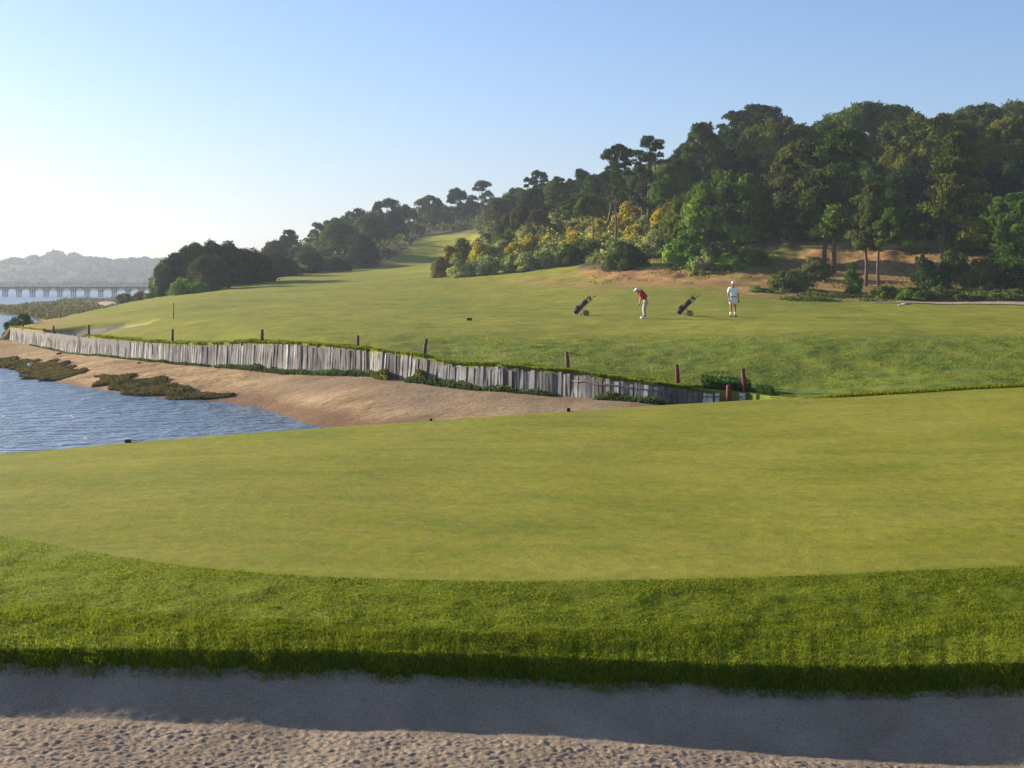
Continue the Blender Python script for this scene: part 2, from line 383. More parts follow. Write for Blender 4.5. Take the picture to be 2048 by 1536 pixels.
sk = V[0:1].copy(); sk[..., 2] = sk[..., 2] - 1.6
sk2 = V[0:1].copy(); sk2[..., 2] -= .02
V = np.concatenate([sk, V], 0)                       # front skirt behind the planks
lc = V[:, 0:1].copy(); lc[..., 0] -= 1.6; lc[..., 2] = -.3
V = np.concatenate([lc, V], 1)
def padA(a): a = np.concatenate([a[0:1], a], 0); return np.concatenate([a[:, 0:1], a], 1)
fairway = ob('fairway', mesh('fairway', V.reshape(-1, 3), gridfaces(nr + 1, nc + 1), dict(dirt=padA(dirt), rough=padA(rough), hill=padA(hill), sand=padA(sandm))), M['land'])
tag(fairway, kind='structure')

# ---------------------------------------------------------------- beach
SHORE = [(-400, 745), (-100, 738), (0, 733), (30, 738), (60, 757), (110, 765), (160, 771), (260, 790), (350, 796), (440, 801), (520, 813), (575, 832), (600, 846), (665, 856), (760, 875), (900, 900)]
def shoreY(px): return CZ * F / (interp(px, SHORE) - HY)
BP = []
for p, q in SHORE:
    Ys = CZ * F / (q - HY); BP += [(p, Ys, 0.), (p, Ys - 6, -.5)]
for (p, z), Y in zip(wallzb, WA[:, 1]): BP += [(p, Y - .15, z), (p, Y + 3, z - .1)]
BP += [(-400, 86, .8), (-150, 86, .8), (-400, 106, 0), (-150, 106, 0), (0, 106, 0), (-400, 120, -.6), (0, 120, -.6), (-150, 120, -.6), (60, 100, .2), (1560, 40.5, .9), (1560, 30, .5), (1300, 30, .5), (1100, 30, .3), (900, 34, .1), (1000, 41, .62), (850, 44, .55)]
beach_fit = rbf_fit(np.array([((p - CX) / 1024, 1.6 * math.log(y), z) for p, y, z in BP]), .01)
def beach_z(X, Y):
    px = X / Y * F + CX
    return rbf_eval(beach_fit, (px - CX) / 1024, 1.6 * np.log(Y)) + .035 * fbm(X * .5, Y * .5, 3, 51)
px = np.linspace(-420, 1570, 400); yy = np.exp(np.linspace(math.log(29), math.log(120), 260))
Yg, Pg = np.meshgrid(yy, px, indexing='ij'); Xg = (Pg - CX) / F * Yg; Zg = beach_z(Xg, Yg)
over = (Yg > interp(Pg, wallY_t) + 2.5) & (Pg > 20) | (Pg > 1540)
Zg = np.where(over, np.minimum(Zg, -.3), Zg)
wet = smooth(.52, .12, Zg + .12 * noise(Xg * .3, Yg * .3, 5)) * smooth(350, 480, Pg) + .6 * smooth(.12, .0, Zg)
wet = np.maximum(wet, 0) 
dw = interp(Pg, wallY_t) - Yg
scrub = smooth(9, 2, dw + 1.5 * noise(Xg * .3, Yg * .3, 6)) * smooth(420, 650, Pg)
beach = tag(ob('beach', mesh('beach', np.stack([Xg, Yg, Zg], -1).reshape(-1, 3), gridfaces(260, 400), dict(wet=np.clip(wet, 0, .9), scrub=scrub)), M['beach']), kind='structure')

# water and the sea bed under everything
def sheet(name, z, x0, x1, y0, y1, m, n=2):
    xs = np.linspace(x0, x1, n); ys = np.linspace(y0, y1, n); a, b = np.meshgrid(xs, ys)
    return tag(ob(name, mesh(name, np.stack([a, b, np.full(a.shape, z)], -1).reshape(-1, 3), gridfaces(n, n)), m), kind='structure')
sheet('ground', -.9, -5000, 5000, -600, 9000, M['bed'])
sheet('water', 0., -4990, 4990, -590, 8990, M['water'])

# ---------------------------------------------------------------- foreground green and bunker
g_t = [(-1900, 1318), (0, 1330), (600, 1340), (1024, 1357), (1400, 1372), (1700, 1378), (2048, 1368), (3900, 1335)]
l_t = [(-1900, 1150), (0, 1205), (500, 1245), (1024, 1262), (1500, 1250), (2048, 1215), (3900, 1150)]
f_t = [(-1900, 975), (-300, 1020), (0, 1070), (300, 1125), (600, 1153), (1024, 1163), (1500, 1155), (2048, 1130), (3900, 1070)]
e_t = [(-1900, 925), (-700, 920), (0, 910), (330, 878), (660, 855), (1000, 832), (1300, 812), (1500, 800), (1800, 784), (2048, 768), (3900, 735)]
ze_t = [(-1900, 2.2), (0, 2.3), (660, 2.4), (1500, 2.55), (2048, 2.7), (3900, 2.8)]
def Yz(py, z): return (CZ - z) * F / (py - HY)
def sm(tab):
    xs = np.linspace(-1900, 2900, 191); y = interp(xs, tab); k = np.hanning(21); k /= k.sum()
    y = np.convolve(np.pad(y, 10, mode='edge'), k, 'valid'); return list(zip(xs, y))
g_t, l_t, f_t, e_s = sm(g_t), sm(l_t), sm(f_t), sm(e_t)
def fg_rows(px):
    g = interp(px, g_t); l = interp(px, l_t); f = np.maximum(interp(px, f_t), interp(px, e_s) + 30); e = interp(px, e_s); ze = interp(px, ze_t)
    wob = .014 * noise(px * .012, px * 0, 61) + .008 * noise(px * .05, px * 0, 62)
    Yg_ = 8.45 + wob; zg = CZ - (g - HY) / F * Yg_
    Y2 = Yg_ + .10; z2 = CZ - (g - interp(px, [(-1900, 30), (0, 33), (600, 40), (1024, 45), (3900, 43)]) + 2.5 * noise(px * .05, px * 0, 63) - HY) / F * Y2
    zl = interp(px, [(-1900, 2.34), (0, 2.34), (600, 2.33), (1024, 2.305), (1500, 2.272), (2048, 2.28), (3900, 2.3)]); Yl = Yz(l, zl)
    zfr = interp(px, [(-1900, 2.43), (0, 2.425), (1024, 2.40), (1500, 2.385), (3900, 2.39)])
    Ym = .5 * (Y2 + Yl); zm = .5 * (z2 + zl) + .006
    Yf = Yz(f, zfr); Ye = Yz(e, ze)
    R = [(Yg_ - .12, zg - .10), (Yg_, zg), (Y2, z2), (Ym, zm), (Yl, zl), (Yf, zfr)]
    for k in (.15, .3, .5, .7, .85, .95): R.append((Yf + (Ye - Yf) * k, zfr + (ze - zfr) * k + .05 * math.sin(k * math.pi) * np.sin(px * .0023 + 1)))
    R += [(Ye, ze), (Ye + .8, ze - .2), (Ye + 2.2, ze - .8), (Ye + 5, ze - 2.0), (Ye + 9, -.6 + 0 * ze)]
    return R
rows_k = [0, .6, 1.6, 3.0, 5, 11, 14, 17, 20, 23, 26, 28, 29.5, 31, 33, 36, 40]
def fg_surface(px, k):     # px, k arrays (same shape) -> X, Y, Z
    R = fg_rows(px); K = rows_k; Y = np.zeros_like(px, float); Z = np.zeros_like(px, float)
    k = np.clip(k, 0, K[-1] - 1e-6)
    for i in range(len(K) - 1):
        m_ = (k >= K[i]) & (k < K[i + 1]); a = (k - K[i]) / (K[i + 1] - K[i])
        Y = np.where(m_, R[i][0] * (1 - a) + R[i + 1][0] * a, Y); Z = np.where(m_, R[i][1] * (1 - a) + R[i + 1][1] * a, Z)
    X = (px - CX) / F * Y
    und = smooth(11, 15, k) * smooth(31, 27, k)
    Z = Z + und * .018 * fbm(X * .5, Y * .5, 2, 71) + smooth(.5, 3, k) * smooth(12, 8, k) * .012 * fbm(X * 3, Y * 3, 3, 72)
    return X, Y, Z
ncol = 1000; kk = np.concatenate([np.linspace(0, 5, 50), np.linspace(5, 11, 40)[1:], np.linspace(11, 31, 120)[1:], np.linspace(31, 40, 14)[1:]])
pxs = np.linspace(-1900, 2900, ncol); Kg, Pg2 = np.meshgrid(kk, pxs, indexing='ij'); X2, Y2_, Z2 = fg_surface(Pg2, Kg)
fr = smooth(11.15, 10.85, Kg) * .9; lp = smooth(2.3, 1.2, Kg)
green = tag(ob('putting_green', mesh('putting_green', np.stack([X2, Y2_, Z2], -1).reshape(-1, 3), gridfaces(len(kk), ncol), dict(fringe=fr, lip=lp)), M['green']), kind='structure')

# bunker sand: smooth face under the lip, lumpy raked floor
sx = np.arange(-6.6, 6.601, .0115); sy = np.arange(5.2, 8.75, .0115); SX, SY = np.meshgrid(sx, sy); SP = SX / SY * F + CX
g = interp(SP, g_t); zg = CZ - (g - HY) / F * 8.45
zf = interp(SP, [(-400, 2.06), (0, 2.028), (1024, 1.945), (1800, 1.82), (2300, 1.77)]); edge = interp(SP, [(-400, 8.07), (0, 8.05), (1024, 8.0), (1800, 7.91), (2300, 7.88)])
tt = np.clip((SY - edge) / (8.45 - edge), 0, 1.3)
Zs = zf + (zg - zf) * (tt ** 1.1)
lump = smooth(edge + .02, edge - .15, SY + .05 * noise(SX * 1.5, SY * 1.5, 83))
h = np.abs(noise(SX * 21, SY * 21, 81)) + .35 * fbm(SX * 2.5, SY * 2.5, 2, 88); ridge = np.abs(noise(SX * 40 + 3, SY * 40, 82))
Zs = Zs + lump * (.011 * h + .009 * ridge - .006 + .012 * fbm(SX * 1.1, SY * 1.1, 2, 84)) + (1 - lump) * (.004 * fbm(SX * 14, SY * 14, 2, 85) + .012 * fbm(SX * 1.5, SY * 1.5, 2, 86))
tag(ob('sand_bunker', mesh('sand_bunker', np.stack([SX, SY, Zs], -1).reshape(-1, 3), gridfaces(len(sy), len(sx))), M['sand']), kind='structure')
xs = np.array([-30, -20, -10, 10, 20, 30.]); ys = np.array([-25, -10, 0, 5.25]); a, b = np.meshgrid(xs, ys)
tag(ob('sand_floor', mesh('sand_floor', np.stack([a, b, np.full(a.shape, 1.74)], -1).reshape(-1, 3), gridfaces(4, 6)), M['sand']), kind='structure')
for sg in (-1, 1):
    a, b = np.meshgrid(sg * np.array([6.55, 12., 30.]) if sg > 0 else -np.array([30., 12., 6.55]), np.array([5.2, 8.5]))
    tag(ob('sand_floor', mesh('sand_floor', np.stack([a, b, np.full(a.shape, 2.0 if sg < 0 else 1.75)], -1).reshape(-1, 3), gridfaces(2, 3)), M['sand']), kind='structure')

def blades(P, h, w, lean, rg, flop=.0):
    n = len(P); a = rg.uniform(0, 2 * np.pi, n); d = np.stack([np.cos(a), np.sin(a), np.zeros(n)], 1)
    b = rg.uniform(0, 2 * np.pi, n); L = np.stack([np.cos(b), np.sin(b) - flop, np.zeros(n)], 1) * (rg.uniform(0, 1, n) * lean * h)[:, None]
    up = np.array([0, 0, 1.]) * h[:, None]
    hw = (w * .5)[:, None]
    V = np.stack([P - d * hw, P + d * hw, P + up * .55 + L * .35 + d * hw * .8, P + up * .55 + L * .35 - d * hw * .8, P + up + L], 1)
    i = np.arange(n) * 5
    return V.reshape(-1, 3), [np.stack([i, i + 1, i + 2, i + 3], 1), np.stack([i + 3, i + 2, i + 4], 1)]
rg = np.random.default_rng(5)
n = 180000; pk = rg.uniform(-1250, 3300, n); kk_ = rg.uniform(.2, 5.3, n) ** 1.0
X_, Y_, Z_ = fg_surface(pk, kk_); dens = fbm(X_ * 4, Y_ * 4, 2, 90)
hh = (.030 + .022 * rg.random(n) + .018 * np.clip(dens, -1, 1)) * (.30 + .50 * smooth(1.9, .4, kk_)) * smooth(5.6, 4.2, kk_ + .5 * dens) + .008
V, Fc = blades(np.stack([X_, Y_, Z_ - .004], 1), hh, rg.uniform(.0035, .007, n), .9, rg, .5)
tag(ob('rough_grass', mesh('rough_grass', V, Fc, smooth_=False), M['blade']), 'shaggy uncut green grass hanging over the near bunker lip', 'grass', kind='stuff')
n = 165000; pk = rg.uniform(-1250, 3300, n); kk_ = rg.uniform(4.8, 10.95, n)
X_, Y_, Z_ = fg_surface(pk, kk_); dens = fbm(X_ * 3, Y_ * 3, 2, 91)
V, Fc = blades(np.stack([X_, Y_, Z_ - .003], 1), (.007 + .008 * rg.random(n) + .005 * dens).clip(.004), rg.uniform(.004, .008, n), 1.2, rg)
tag(ob('fringe_grass', mesh('fringe_grass', V, Fc, smooth_=False), M['blade']), 'band of short collar grass between bunker lip and putting green', 'grass', kind='stuff')

# ---------------------------------------------------------------- leaf-card foliage
def cards(P, Nrm, size, rg, stretch=1.5, bias=.6):
    n = len(P); size = np.broadcast_to(size, (n,))
    r = rg.normal(size=(n, 3)); r /= np.linalg.norm(r, axis=1)[:, None]
    nn = Nrm * bias + r; nn /= np.linalg.norm(nn, axis=1)[:, None]
    a = np.cross(nn, rg.normal(size=(n, 3))); a /= np.linalg.norm(a, axis=1)[:, None]; b = np.cross(nn, a)
    u = a * (size * .5 * stretch)[:, None]; v = b * (size * .5)[:, None]
    V = np.stack([P - u, P + v * .9 - u * .1, P + u, P - v * .9 + u * .1], 1).reshape(-1, 3)
    return V, (np.arange(n)[:, None] * 4 + np.arange(4)[None])
def sphere_pts(n, rg, up=-.3):
    d = rg.normal(size=(n * 3, 3)); d /= np.linalg.norm(d, axis=1)[:, None]; d = d[d[:, 2] > up][:n]
    while len(d) < n: d = np.concatenate([d, d])[:n]
    return d
PROTO = {}
def proto(kind, k, asp):
    """foliage built at its real width to height ratio (width asp, height 1)"""
    asp = min([.6, .85, 1.2, 1.7, 2.4], key=lambda q: abs(math.log(q / asp)))
    key = (kind, k, asp)
    if key in PROTO: return PROTO[key]
    rg = np.random.default_rng(len(kind) * 7919 + ord(kind[0]) * 131 + ord(kind[-1]) * 17 + k * 3 + int(asp * 100))
    Cc = []      # clumps: centre in the unit box, radius
    if kind == 'umbrella':
        for d in sphere_pts(150, rg, -.06):
            ph = math.atan2(d[1], d[0]); rr = 1 + .12 * math.sin(2 * ph + k * 2) + .08 * math.sin(5 * ph + k)
            f = .90 + .09 * rg.random(); zz = abs(max(d[2], 0)) ** .75
            Cc.append(((d[0] * .5 * f * rr, d[1] * .5 * f * rr, .20 + .68 * zz * f * (1 + .08 * math.sin(3 * ph + k * 1.7))), rg.uniform(.055, .095)))
        for _ in range(12): Cc.append(((rg.uniform(-.36, .36), rg.uniform(-.36, .36), rg.uniform(.30, .50)), .13))
        per, cs = 170, .028
    elif kind in ('pine', 'sparse'):
        for i in range(52 if kind == 'pine' else 30):
            z = rg.uniform(.05, .95); w = .46 * (math.sin(math.pi * min(1, (z * .74 + .24))) ** .7) * rg.random() ** .45; a = rg.uniform(0, 2 * math.pi)
            Cc.append(((w * math.cos(a), w * math.sin(a), z), rg.uniform(.06, .125)))
        Cc.append(((.02, 0, .95), .07)); Cc.append(((.12, .05, .88), .07)); per, cs = 230, .032
    elif kind == 'cone':
        for i in range(62):
            z = rg.uniform(.02, .97); w = (.05 + .43 * (1 - z) ** .7) * rg.random() ** .5; a = rg.uniform(0, 2 * math.pi)
            Cc.append(((w * math.cos(a), w * math.sin(a), z), rg.uniform(.06, .11)))
        per, cs = 220, .030
    elif kind == 'round':
        for d in sphere_pts(60, rg, -.25):
            f = .76 + .2 * rg.random(); Cc.append(((d[0] * .46 * f, d[1] * .46 * f, .40 + d[2] * .52 * f), rg.uniform(.08, .16)))
        for _ in range(12): Cc.append(((rg.uniform(-.25, .25), rg.uniform(-.25, .25), rg.uniform(.1, .55)), .18))
        per, cs = 220, .034
    else:  # bush: low mound to the ground
        for d in sphere_pts(38, rg, 0):
            f = .45 + .53 * rg.random(); Cc.append(((d[0] * .48 * f, d[1] * .48 * f, .03 + d[2] * .78 * f), rg.uniform(.07, .18)))
        for _ in range(8): Cc.append(((rg.uniform(-.25, .25), rg.uniform(-.25, .25), rg.uniform(.1, .4)), .2))
        per, cs = 230, .045
    g = asp ** .5; ax = np.array([asp, asp, 1.]); P = []; Nn = []; CW = []; Tn = []
    for c, r in Cc:
        c = np.array(c) * ax; r = r * g
        d = sphere_pts(per, rg, -.5); q = rg.uniform(.5, 1.12, per) ** .55
        lump = 1 + .28 * np.sin(d[:, 0] * 6 + c[0] * 90) * np.sin(d[:, 1] * 6 + c[1] * 90)
        P.append(c + d * (r * q * lump)[:, None] * np.array([1.1, 1.1, .85])); Nn.append(d); CW.append(c)
    P = np.concatenate(P); Nn = np.concatenate(Nn); CW = np.array(CW)
    lo = np.percentile(P, .7, axis=0); hi = np.percentile(P, 99.3, axis=0); mid_ = np.array([(lo[0] + hi[0]) / 2, (lo[1] + hi[1]) / 2, lo[2]]); sc_ = ax / (hi - lo)
    P = (P - mid_) * sc_; CL = [tuple((c - mid_) * sc_ / ax) for c in CW]
    if kind != 'bush': P = np.concatenate([P, P + rg.normal(size=P.shape) * .012]); Nn = np.concatenate([Nn, Nn])
    V, Q = cards(P, Nn, cs * g * (.66 if kind != 'bush' else .85) * rg.uniform(.6, 1.4, len(P)), rg, 2.3)
    me = mesh(kind + '_foliage', V, Q, smooth_=False); me.materials.append(M['leaf'])
    fm = None
    if kind == 'bush':
        sel = (P[:, 2] + .30 * np.sin(P[:, 0] / asp * 9 + k) * np.sin(P[:, 1] / asp * 8) > .42) & (rg.random(len(P)) < .85)
        V, Q = cards(P[sel] * 1.04, Nn[sel], .040 * g * rg.uniform(.6, 1.3, sel.sum()), rg); fm = mesh('flowers', V, Q, smooth_=False); fm.materials.append(M['flower'])
    PROTO[key] = (me, CL, fm, asp); return PROTO[key]
DK, MD, OL, BR, GY, YO = (.036, .070, .014), (.092, .150, .020), (.140, .165, .022), (.105, .190, .018), (.25, .28, .11), (.185, .195, .018)
BW, DR = (.165, .130, .055), (.100, .120, .032)
kcount = {}
def tree(kind, x0, x1, yt, yb, tx, Y, col, label, cat='tree', group=None, bx=None, thick=1., name=None):
    """crown box in photo pixels at depth Y; tx = photo column of the trunk base, bx = column where trunk meets the crown"""
    k = kcount.get(kind, 0); kcount[kind] = k + 1
    X0, _, Zb = W(x0, yb, Y); X1, _, Zt = W(x1, yt, Y); w = X1 - X0; h = Zt - Zb
    me, CL, fm, asp = proto(kind, k % 3, w / h); cx = (X0 + X1) / 2
    tX = (tx - CX) / F * Y; gz = float(land_z(np.array([tX]), np.array([Y]))[0])
    nm = name or {'umbrella': 'stone_pine', 'pine': 'pine_tree', 'cone': 'pine_tree', 'sparse': 'pine_tree', 'round': 'evergreen_tree'}[kind]
    root = empty(nm, (tX, Y, gz)); tag(root, label, cat, group)
    cr = ob('crown', me, None, root, (cx - tX, 0, Zb - gz)); cr.scale = (w / asp, w / asp * .95, h); cr.color = (*col, 1)
    rz = rnd.uniform(0, 6.28); cr.rotation_euler = (0, 0, 0 if kind == 'umbrella' and w > 14 else rz)
    tb = MB(); ht = Zt - gz; r0 = max(.09, .016 * ht) * thick
    bX = ((bx or tx) - CX) / F * Y - tX; mid = (cx - tX) * .5 + bX * .5; crown_in = Zb - gz + h * (.35 if kind != 'umbrella' else .25)
    zz = [-.3, max(.3, (Zb - gz) * .5), max(.6, Zb - gz), max(.9, crown_in)]
    xs_ = [0, bX * .5 + .15 * rnd.uniform(-1, 1), bX, mid]
    if Zb - gz < .5: zz = [-.3, .15 * h, .3 * h, .45 * h]
    tb.tube([(xs_[i], .1 * rnd.uniform(-1, 1) * i, zz[i]) for i in range(4)], [r0 * 1.25, r0, r0 * .8, r0 * .6], 8)
    if kind in ('pine', 'cone', 'sparse'):
        tb.tube([(mid, 0, zz[3]), ((cx - tX) * .8 + mid * .2, 0, Zb - gz + h * .88)], [r0 * .6, r0 * .15], 6)
    ca, sa = math.cos(cr.rotation_euler[2]), math.sin(cr.rotation_euler[2])
    for c in rnd.sample(CL, min(len(CL), 11 if kind != 'round' else 6)):
        x, y = c[0] * ca - c[1] * sa, c[0] * sa + c[1] * ca
        e = (cx - tX + x * w, y * w * .95, Zb - gz + c[2] * h)
        s0 = rnd.uniform(.0, .6) if kind in ('pine', 'cone', 'sparse') else 0
        zs = zz[2] + (Zb - gz + h * .9 - zz[2]) * s0 * (1 if kind in ('pine', 'cone', 'sparse') else 0); zs = min(zs, e[2])
        st = (bX + (cx - tX - bX) * s0, 0, zs if kind in ('pine', 'cone', 'sparse') else zz[2])
        m_ = tuple(st[i] * .5 + e[i] * .5 + (0, 0, -.04 * h)[i] for i in range(3))
        tb.tube([st, m_, e], [r0 * .42, r0 * .28, r0 * .1], 5)
    tb.build('trunk', M['bark'], root)
    return root
def shrub(x0, x1, yt, yb, Y, col, label, flowers=None, group=None, name='shrub'):
    k = kcount.get('bush', 0); kcount['bush'] = k + 1
    w = (x1 - x0) / F * Y; cx = ((x0 + x1) / 2 - CX) / F * Y; zt = CZ - (yt - HY) / F * Y; zb = CZ - (yb - HY) / F * Y
    gz = float(land_z(np.array([cx]), np.array([Y]))[0]); zb = min(zb, gz)
    zb = max(zb, gz - 1.6)
    me, CL, fm, asp = proto('bush', k % 3, w / max(zt - zb, .5))
    root = empty('broom_shrub' if flowers else name, (cx, Y, zb)); tag(root, label, 'shrub', group)
    col = tuple(min(.6, c_ * 1.35) for c_ in col)
    f = ob('foliage', me, None, root); f.scale = (w / asp, w / asp * .9, max(zt - zb, .5)); f.color = (*col, 1); f.rotation_euler = (0, 0, rnd.uniform(0, 6.28))
    if flowers:
        g_ = ob('flowers', fm, None, root); g_.scale = f.scale; g_.rotation_euler = f.rotation_euler; g_.color = (*flowers, 1)
    return root

T = tree
G1, G2, G3 = 'stone pines on the right hill', 'pines on the right hill', 'trees on the far left ridge'
# right hill, front row
T('umbrella', 1366, 1552, 352, 478, 1462, 122, (.115, .190, .028), 'large dome shaped stone pine standing alone in front of the hill, behind the white-clothed golfer', group=G1, thick=1.1)
T('umbrella', 1322, 1420, 392, 476, 1440, 126, OL, 'smaller olive stone pine whose low crown leans out left of the large domed pine', group=G1, bx=1400)
T('pine', 1536, 1690, 285, 425, 1646, 119, DR, 'tall open pine with clumpy crown, left one of the close pair', group=G2, bx=1655)
T('pine', 1618, 1765, 262, 470, 1667, 116, MD, 'tall open pine with clumpy crown, right one of the close pair', group=G2)
T('cone', 1700, 1790, 372, 498, 1732, 108, DR, 'young slender pine, left of the two on the bare reddish bank', group=G2)
T('cone', 1735, 1830, 400, 492, 1757, 107, MD, 'young slender pine, right of the two on the bare reddish bank', group=G2)
T('cone', 1850, 1970, 272, 492, 1884, 111, OL, 'tall conical pale olive pine in front of the dark woods at the right', group=G2)
T('sparse', 1815, 1870, 395, 480, 1850, 113, DR, 'thin low pine just left of the tall conical pine', group=G2)
T('umbrella', 1962, 2110, 390, 482, 2015, 118, BR, 'bright green low stone pine cut off by the right picture edge', group=G1)
T('round', 1975, 2090, 470, 560, 2030, 108, BR, 'glossy bright green round tree at the foot of the bank at the right edge')
# right hill, middle
T('umbrella', 1752, 1970, 236, 345, 1850, 146, OL, 'wide yellowish stone pine behind the tall conical pine', group=G1)
T('umbrella', 1755, 1862, 300, 372, 1810, 140, YO, 'clumpy yellow green stone pine below the wide yellowish one', group=G1)
T('umbrella', 1945, 2120, 240, 350, 2030, 143, YO, 'yellow green stone pine high at the right edge under the dark skyline crown', group=G1)
T('umbrella', 1484, 1640, 244, 335, 1560, 150, OL, 'olive stone pine with sunlit left rim, high on the hill behind the large domed pine', group=G1)
T('umbrella', 1585, 1705, 248, 345, 1650, 155, MD, 'green stone pine between the olive-rimmed one and the tall open pair', group=G1)
T('umbrella', 1425, 1580, 238, 365, 1500, 165, DK, 'dark deep stone pine under the spiky skyline pine', group=G1)
T('umbrella', 1415, 1520, 300, 392, 1470, 152, DK, 'dark stone pine directly above the large domed pine', group=G1)
T('umbrella', 1632, 1862, 212, 300, 1750, 176, MD, 'broad stone pine making the round skyline hump in the middle of the right hill', group=G1)
T('umbrella', 1865, 2110, 210, 300, 1990, 172, DR, 'broad flat stone pine on the skyline at the top right corner of the hill', group=G1)
T('umbrella', 2040, 2230, 225, 330, 2130, 165, MD, 'stone pine beyond the right edge of the skyline', group=G1)
T('pine', 1440, 1580, 212, 262, 1510, 186, DK, 'dark spiky pine highest on the skyline left of the round skyline hump', group=G2)
T('pine', 1760, 1830, 211, 260, 1795, 190, DK, 'small dark pine tip poking out of the round skyline hump', group=G2)
T('round', 1735, 1865, 345, 440, 1800, 134, DK, 'dark round evergreen behind the two slender pines on the bank')
T('round', 1955, 2080, 325, 420, 2010, 138, DK, 'dark evergreen in shade above the bright green low stone pine')
T('round', 1570, 1650, 400, 480, 1590, 132, DK, 'dark shaded evergreen left of the pair of tall open pines')
T('round', 1455, 1560, 425, 500, 1530, 138, DR, 'brownish shaded evergreen right behind the large domed pine')
T('round', 1670, 1740, 410, 480, 1700, 127, DK, 'dark shaded evergreen between the tall pair and the slender pines')
T('round', 1775, 1865, 415, 485, 1810, 124, DK, 'dark shaded evergreen behind the right slender pine')
T('round', 1900, 1990, 410, 500, 1945, 122, DK, 'dark shaded evergreen right of the tall conical pine')
T('round', 2060, 2200, 300, 500, 2120, 124, DK, 'dark evergreen just past the right picture edge')
T('umbrella', 1640, 1760, 305, 400, 1700, 146, DR, 'dull green stone pine seen through the open pine pair', group=G1)
T('round', 1680, 1790, 330, 420, 1730, 140, MD, 'green evergreen left of the clumpy yellow green stone pine')
T('umbrella', 1850, 1990, 320, 420, 1920, 134, DK, 'dark stone pine behind the tall conical pine crown', group=G1)
# left shoulder of the right hill
T('pine', 1365, 1442, 247, 350, 1408, 150, MD, 'tall pine with bare lower trunk left of the dark deep stone pine', group=G2)
T('umbrella', 1335, 1440, 285, 372, 1395, 156, DR, 'dull green stone pine around the tall pine with the bare lower trunk', group=G1)
T('umbrella', 1305, 1390, 320, 395, 1362, 148, OL, 'olive stone pine with pale forked trunk on the hill shoulder', group=G1)
T('sparse', 1268, 1332, 273, 352, 1299, 150, DK, 'dark pine with straight thin trunk against the sky, second of the two lone pines', group=G2)
T('pine', 1207, 1270, 290, 352, 1209, 152, DK, 'dark lone pine on a leaning trunk against the sky', group=G2, bx=1232)
T('sparse', 1255, 1310, 335, 415, 1285, 147, DR, 'thin pale pine between the two lone skyline pines', group=G2)
T('sparse', 1215, 1252, 345, 410, 1231, 137, DR, 'very thin young pine in front of the leaning skyline pine', group=G2, thick=.8)
T('umbrella', 1300, 1362, 356, 405, 1326, 138, BR, 'small bright green stone pine on a thin trunk above the yellow shrubs', group=G1, thick=.7)
T('round', 1235, 1330, 350, 425, 1290, 162, DK, 'dark evergreen filling the gap below the two lone skyline pines')
T('round', 1370, 1440, 365, 420, 1405, 150, DK, 'dark evergreen directly left above the large domed pine')
T('umbrella', 1150, 1208, 392, 432, 1186, 140, OL, 'small flat-topped olive stone pine on a brown trunk among the shrubs', group=G1, thick=.7)
T('umbrella', 1180, 1262, 345, 410, 1220, 172, DK, 'dark low stone pine behind the leaning skyline pine', group=G1)
# middle ridge
T('pine', 1120, 1190, 340, 402, 1140, 190, DK, 'dark pine with several bare trunks left of the leaning skyline pine', group='pines on the middle ridge')
T('pine', 1160, 1215, 350, 405, 1180, 185, MD, 'green pine crown right beside the many-trunked dark pine', group='pines on the middle ridge')
T('pine', 1088, 1140, 355, 410, 1113, 180, MD, 'pine on a slim bare trunk left of the many-trunked dark pine', group='pines on the middle ridge')
T('pine', 1047, 1100, 342, 388, 1075, 215, DK, 'dark pine standing up from the middle of the ridge', group='pines on the middle ridge')
T('round', 1040, 1125, 378, 430, 1085, 195, DK, 'dark rounded evergreen below the ridge pine')
T('round', 1000, 1060, 378, 430, 1030, 225, MD, 'green evergreen at the ridge dip right of the wide layered pine')
T('round', 970, 1040, 398, 450, 1005, 215, DR, 'dull evergreen on the slope right of the far raised tee')
T('round', 985, 1050, 430, 482, 1010, 185, DR, 'pale dull evergreen just above the yellow shrubs near the far raised tee')
T('umbrella', 1022, 1062, 412, 448, 1042, 165, BW, 'small brownish stone pine on a brown trunk, left of two', group='small brownish stone pines', thick=.7)
T('umbrella', 1056, 1098, 420, 452, 1075, 163, BW, 'small brownish stone pine on a brown trunk, right of two', group='small brownish stone pines', thick=.7)
T('sparse', 1105, 1150, 405, 455, 1126, 160, MD, 'small sparse green pine among the yellow shrubs', group='pines on the middle ridge')
T('round', 1195, 1250, 395, 440, 1220, 168, DR, 'dull evergreen at the upper edge of the yellow shrubs')
T('round', 1120, 1200, 390, 440, 1160, 185, DK, 'dark evergreen behind the small flat-topped olive stone pine')
# far left ridge
T('sparse', 932, 1000, 363, 420, 962, 300, DK, 'wide layered pine with gaps against the sky above the far raised tee', group=G3)
T('pine', 888, 942, 378, 430, 912, 290, DK, 'dark compact pine left of the wide layered pine', group=G3)
T('pine', 832, 884, 392, 440, 858, 300, MD, 'pine with two small tips left of the dark compact pine', group=G3)
T('round', 830, 910, 412, 468, 870, 320, DR, 'hazy evergreen behind the far raised tee, left half')
T('round', 900, 990, 410, 466, 945, 325, DR, 'hazy evergreen behind the far raised tee, right half')
T('pine', 735, 812, 400, 470, 770, 285, DK, 'dark flat-topped pine group crown at the step in the left ridge line', group=G3)
T('pine', 780, 845, 412, 475, 810, 290, MD, 'pine filling the ridge right of the flat-topped crown', group=G3)
T('pine', 680, 752, 420, 500, 720, 265, MD, 'pine left of the flat-topped ridge crown', group=G3)
T('pine', 636, 700, 438, 512, 665, 255, MD, 'pine at the middle of the left ridge slope', group=G3)
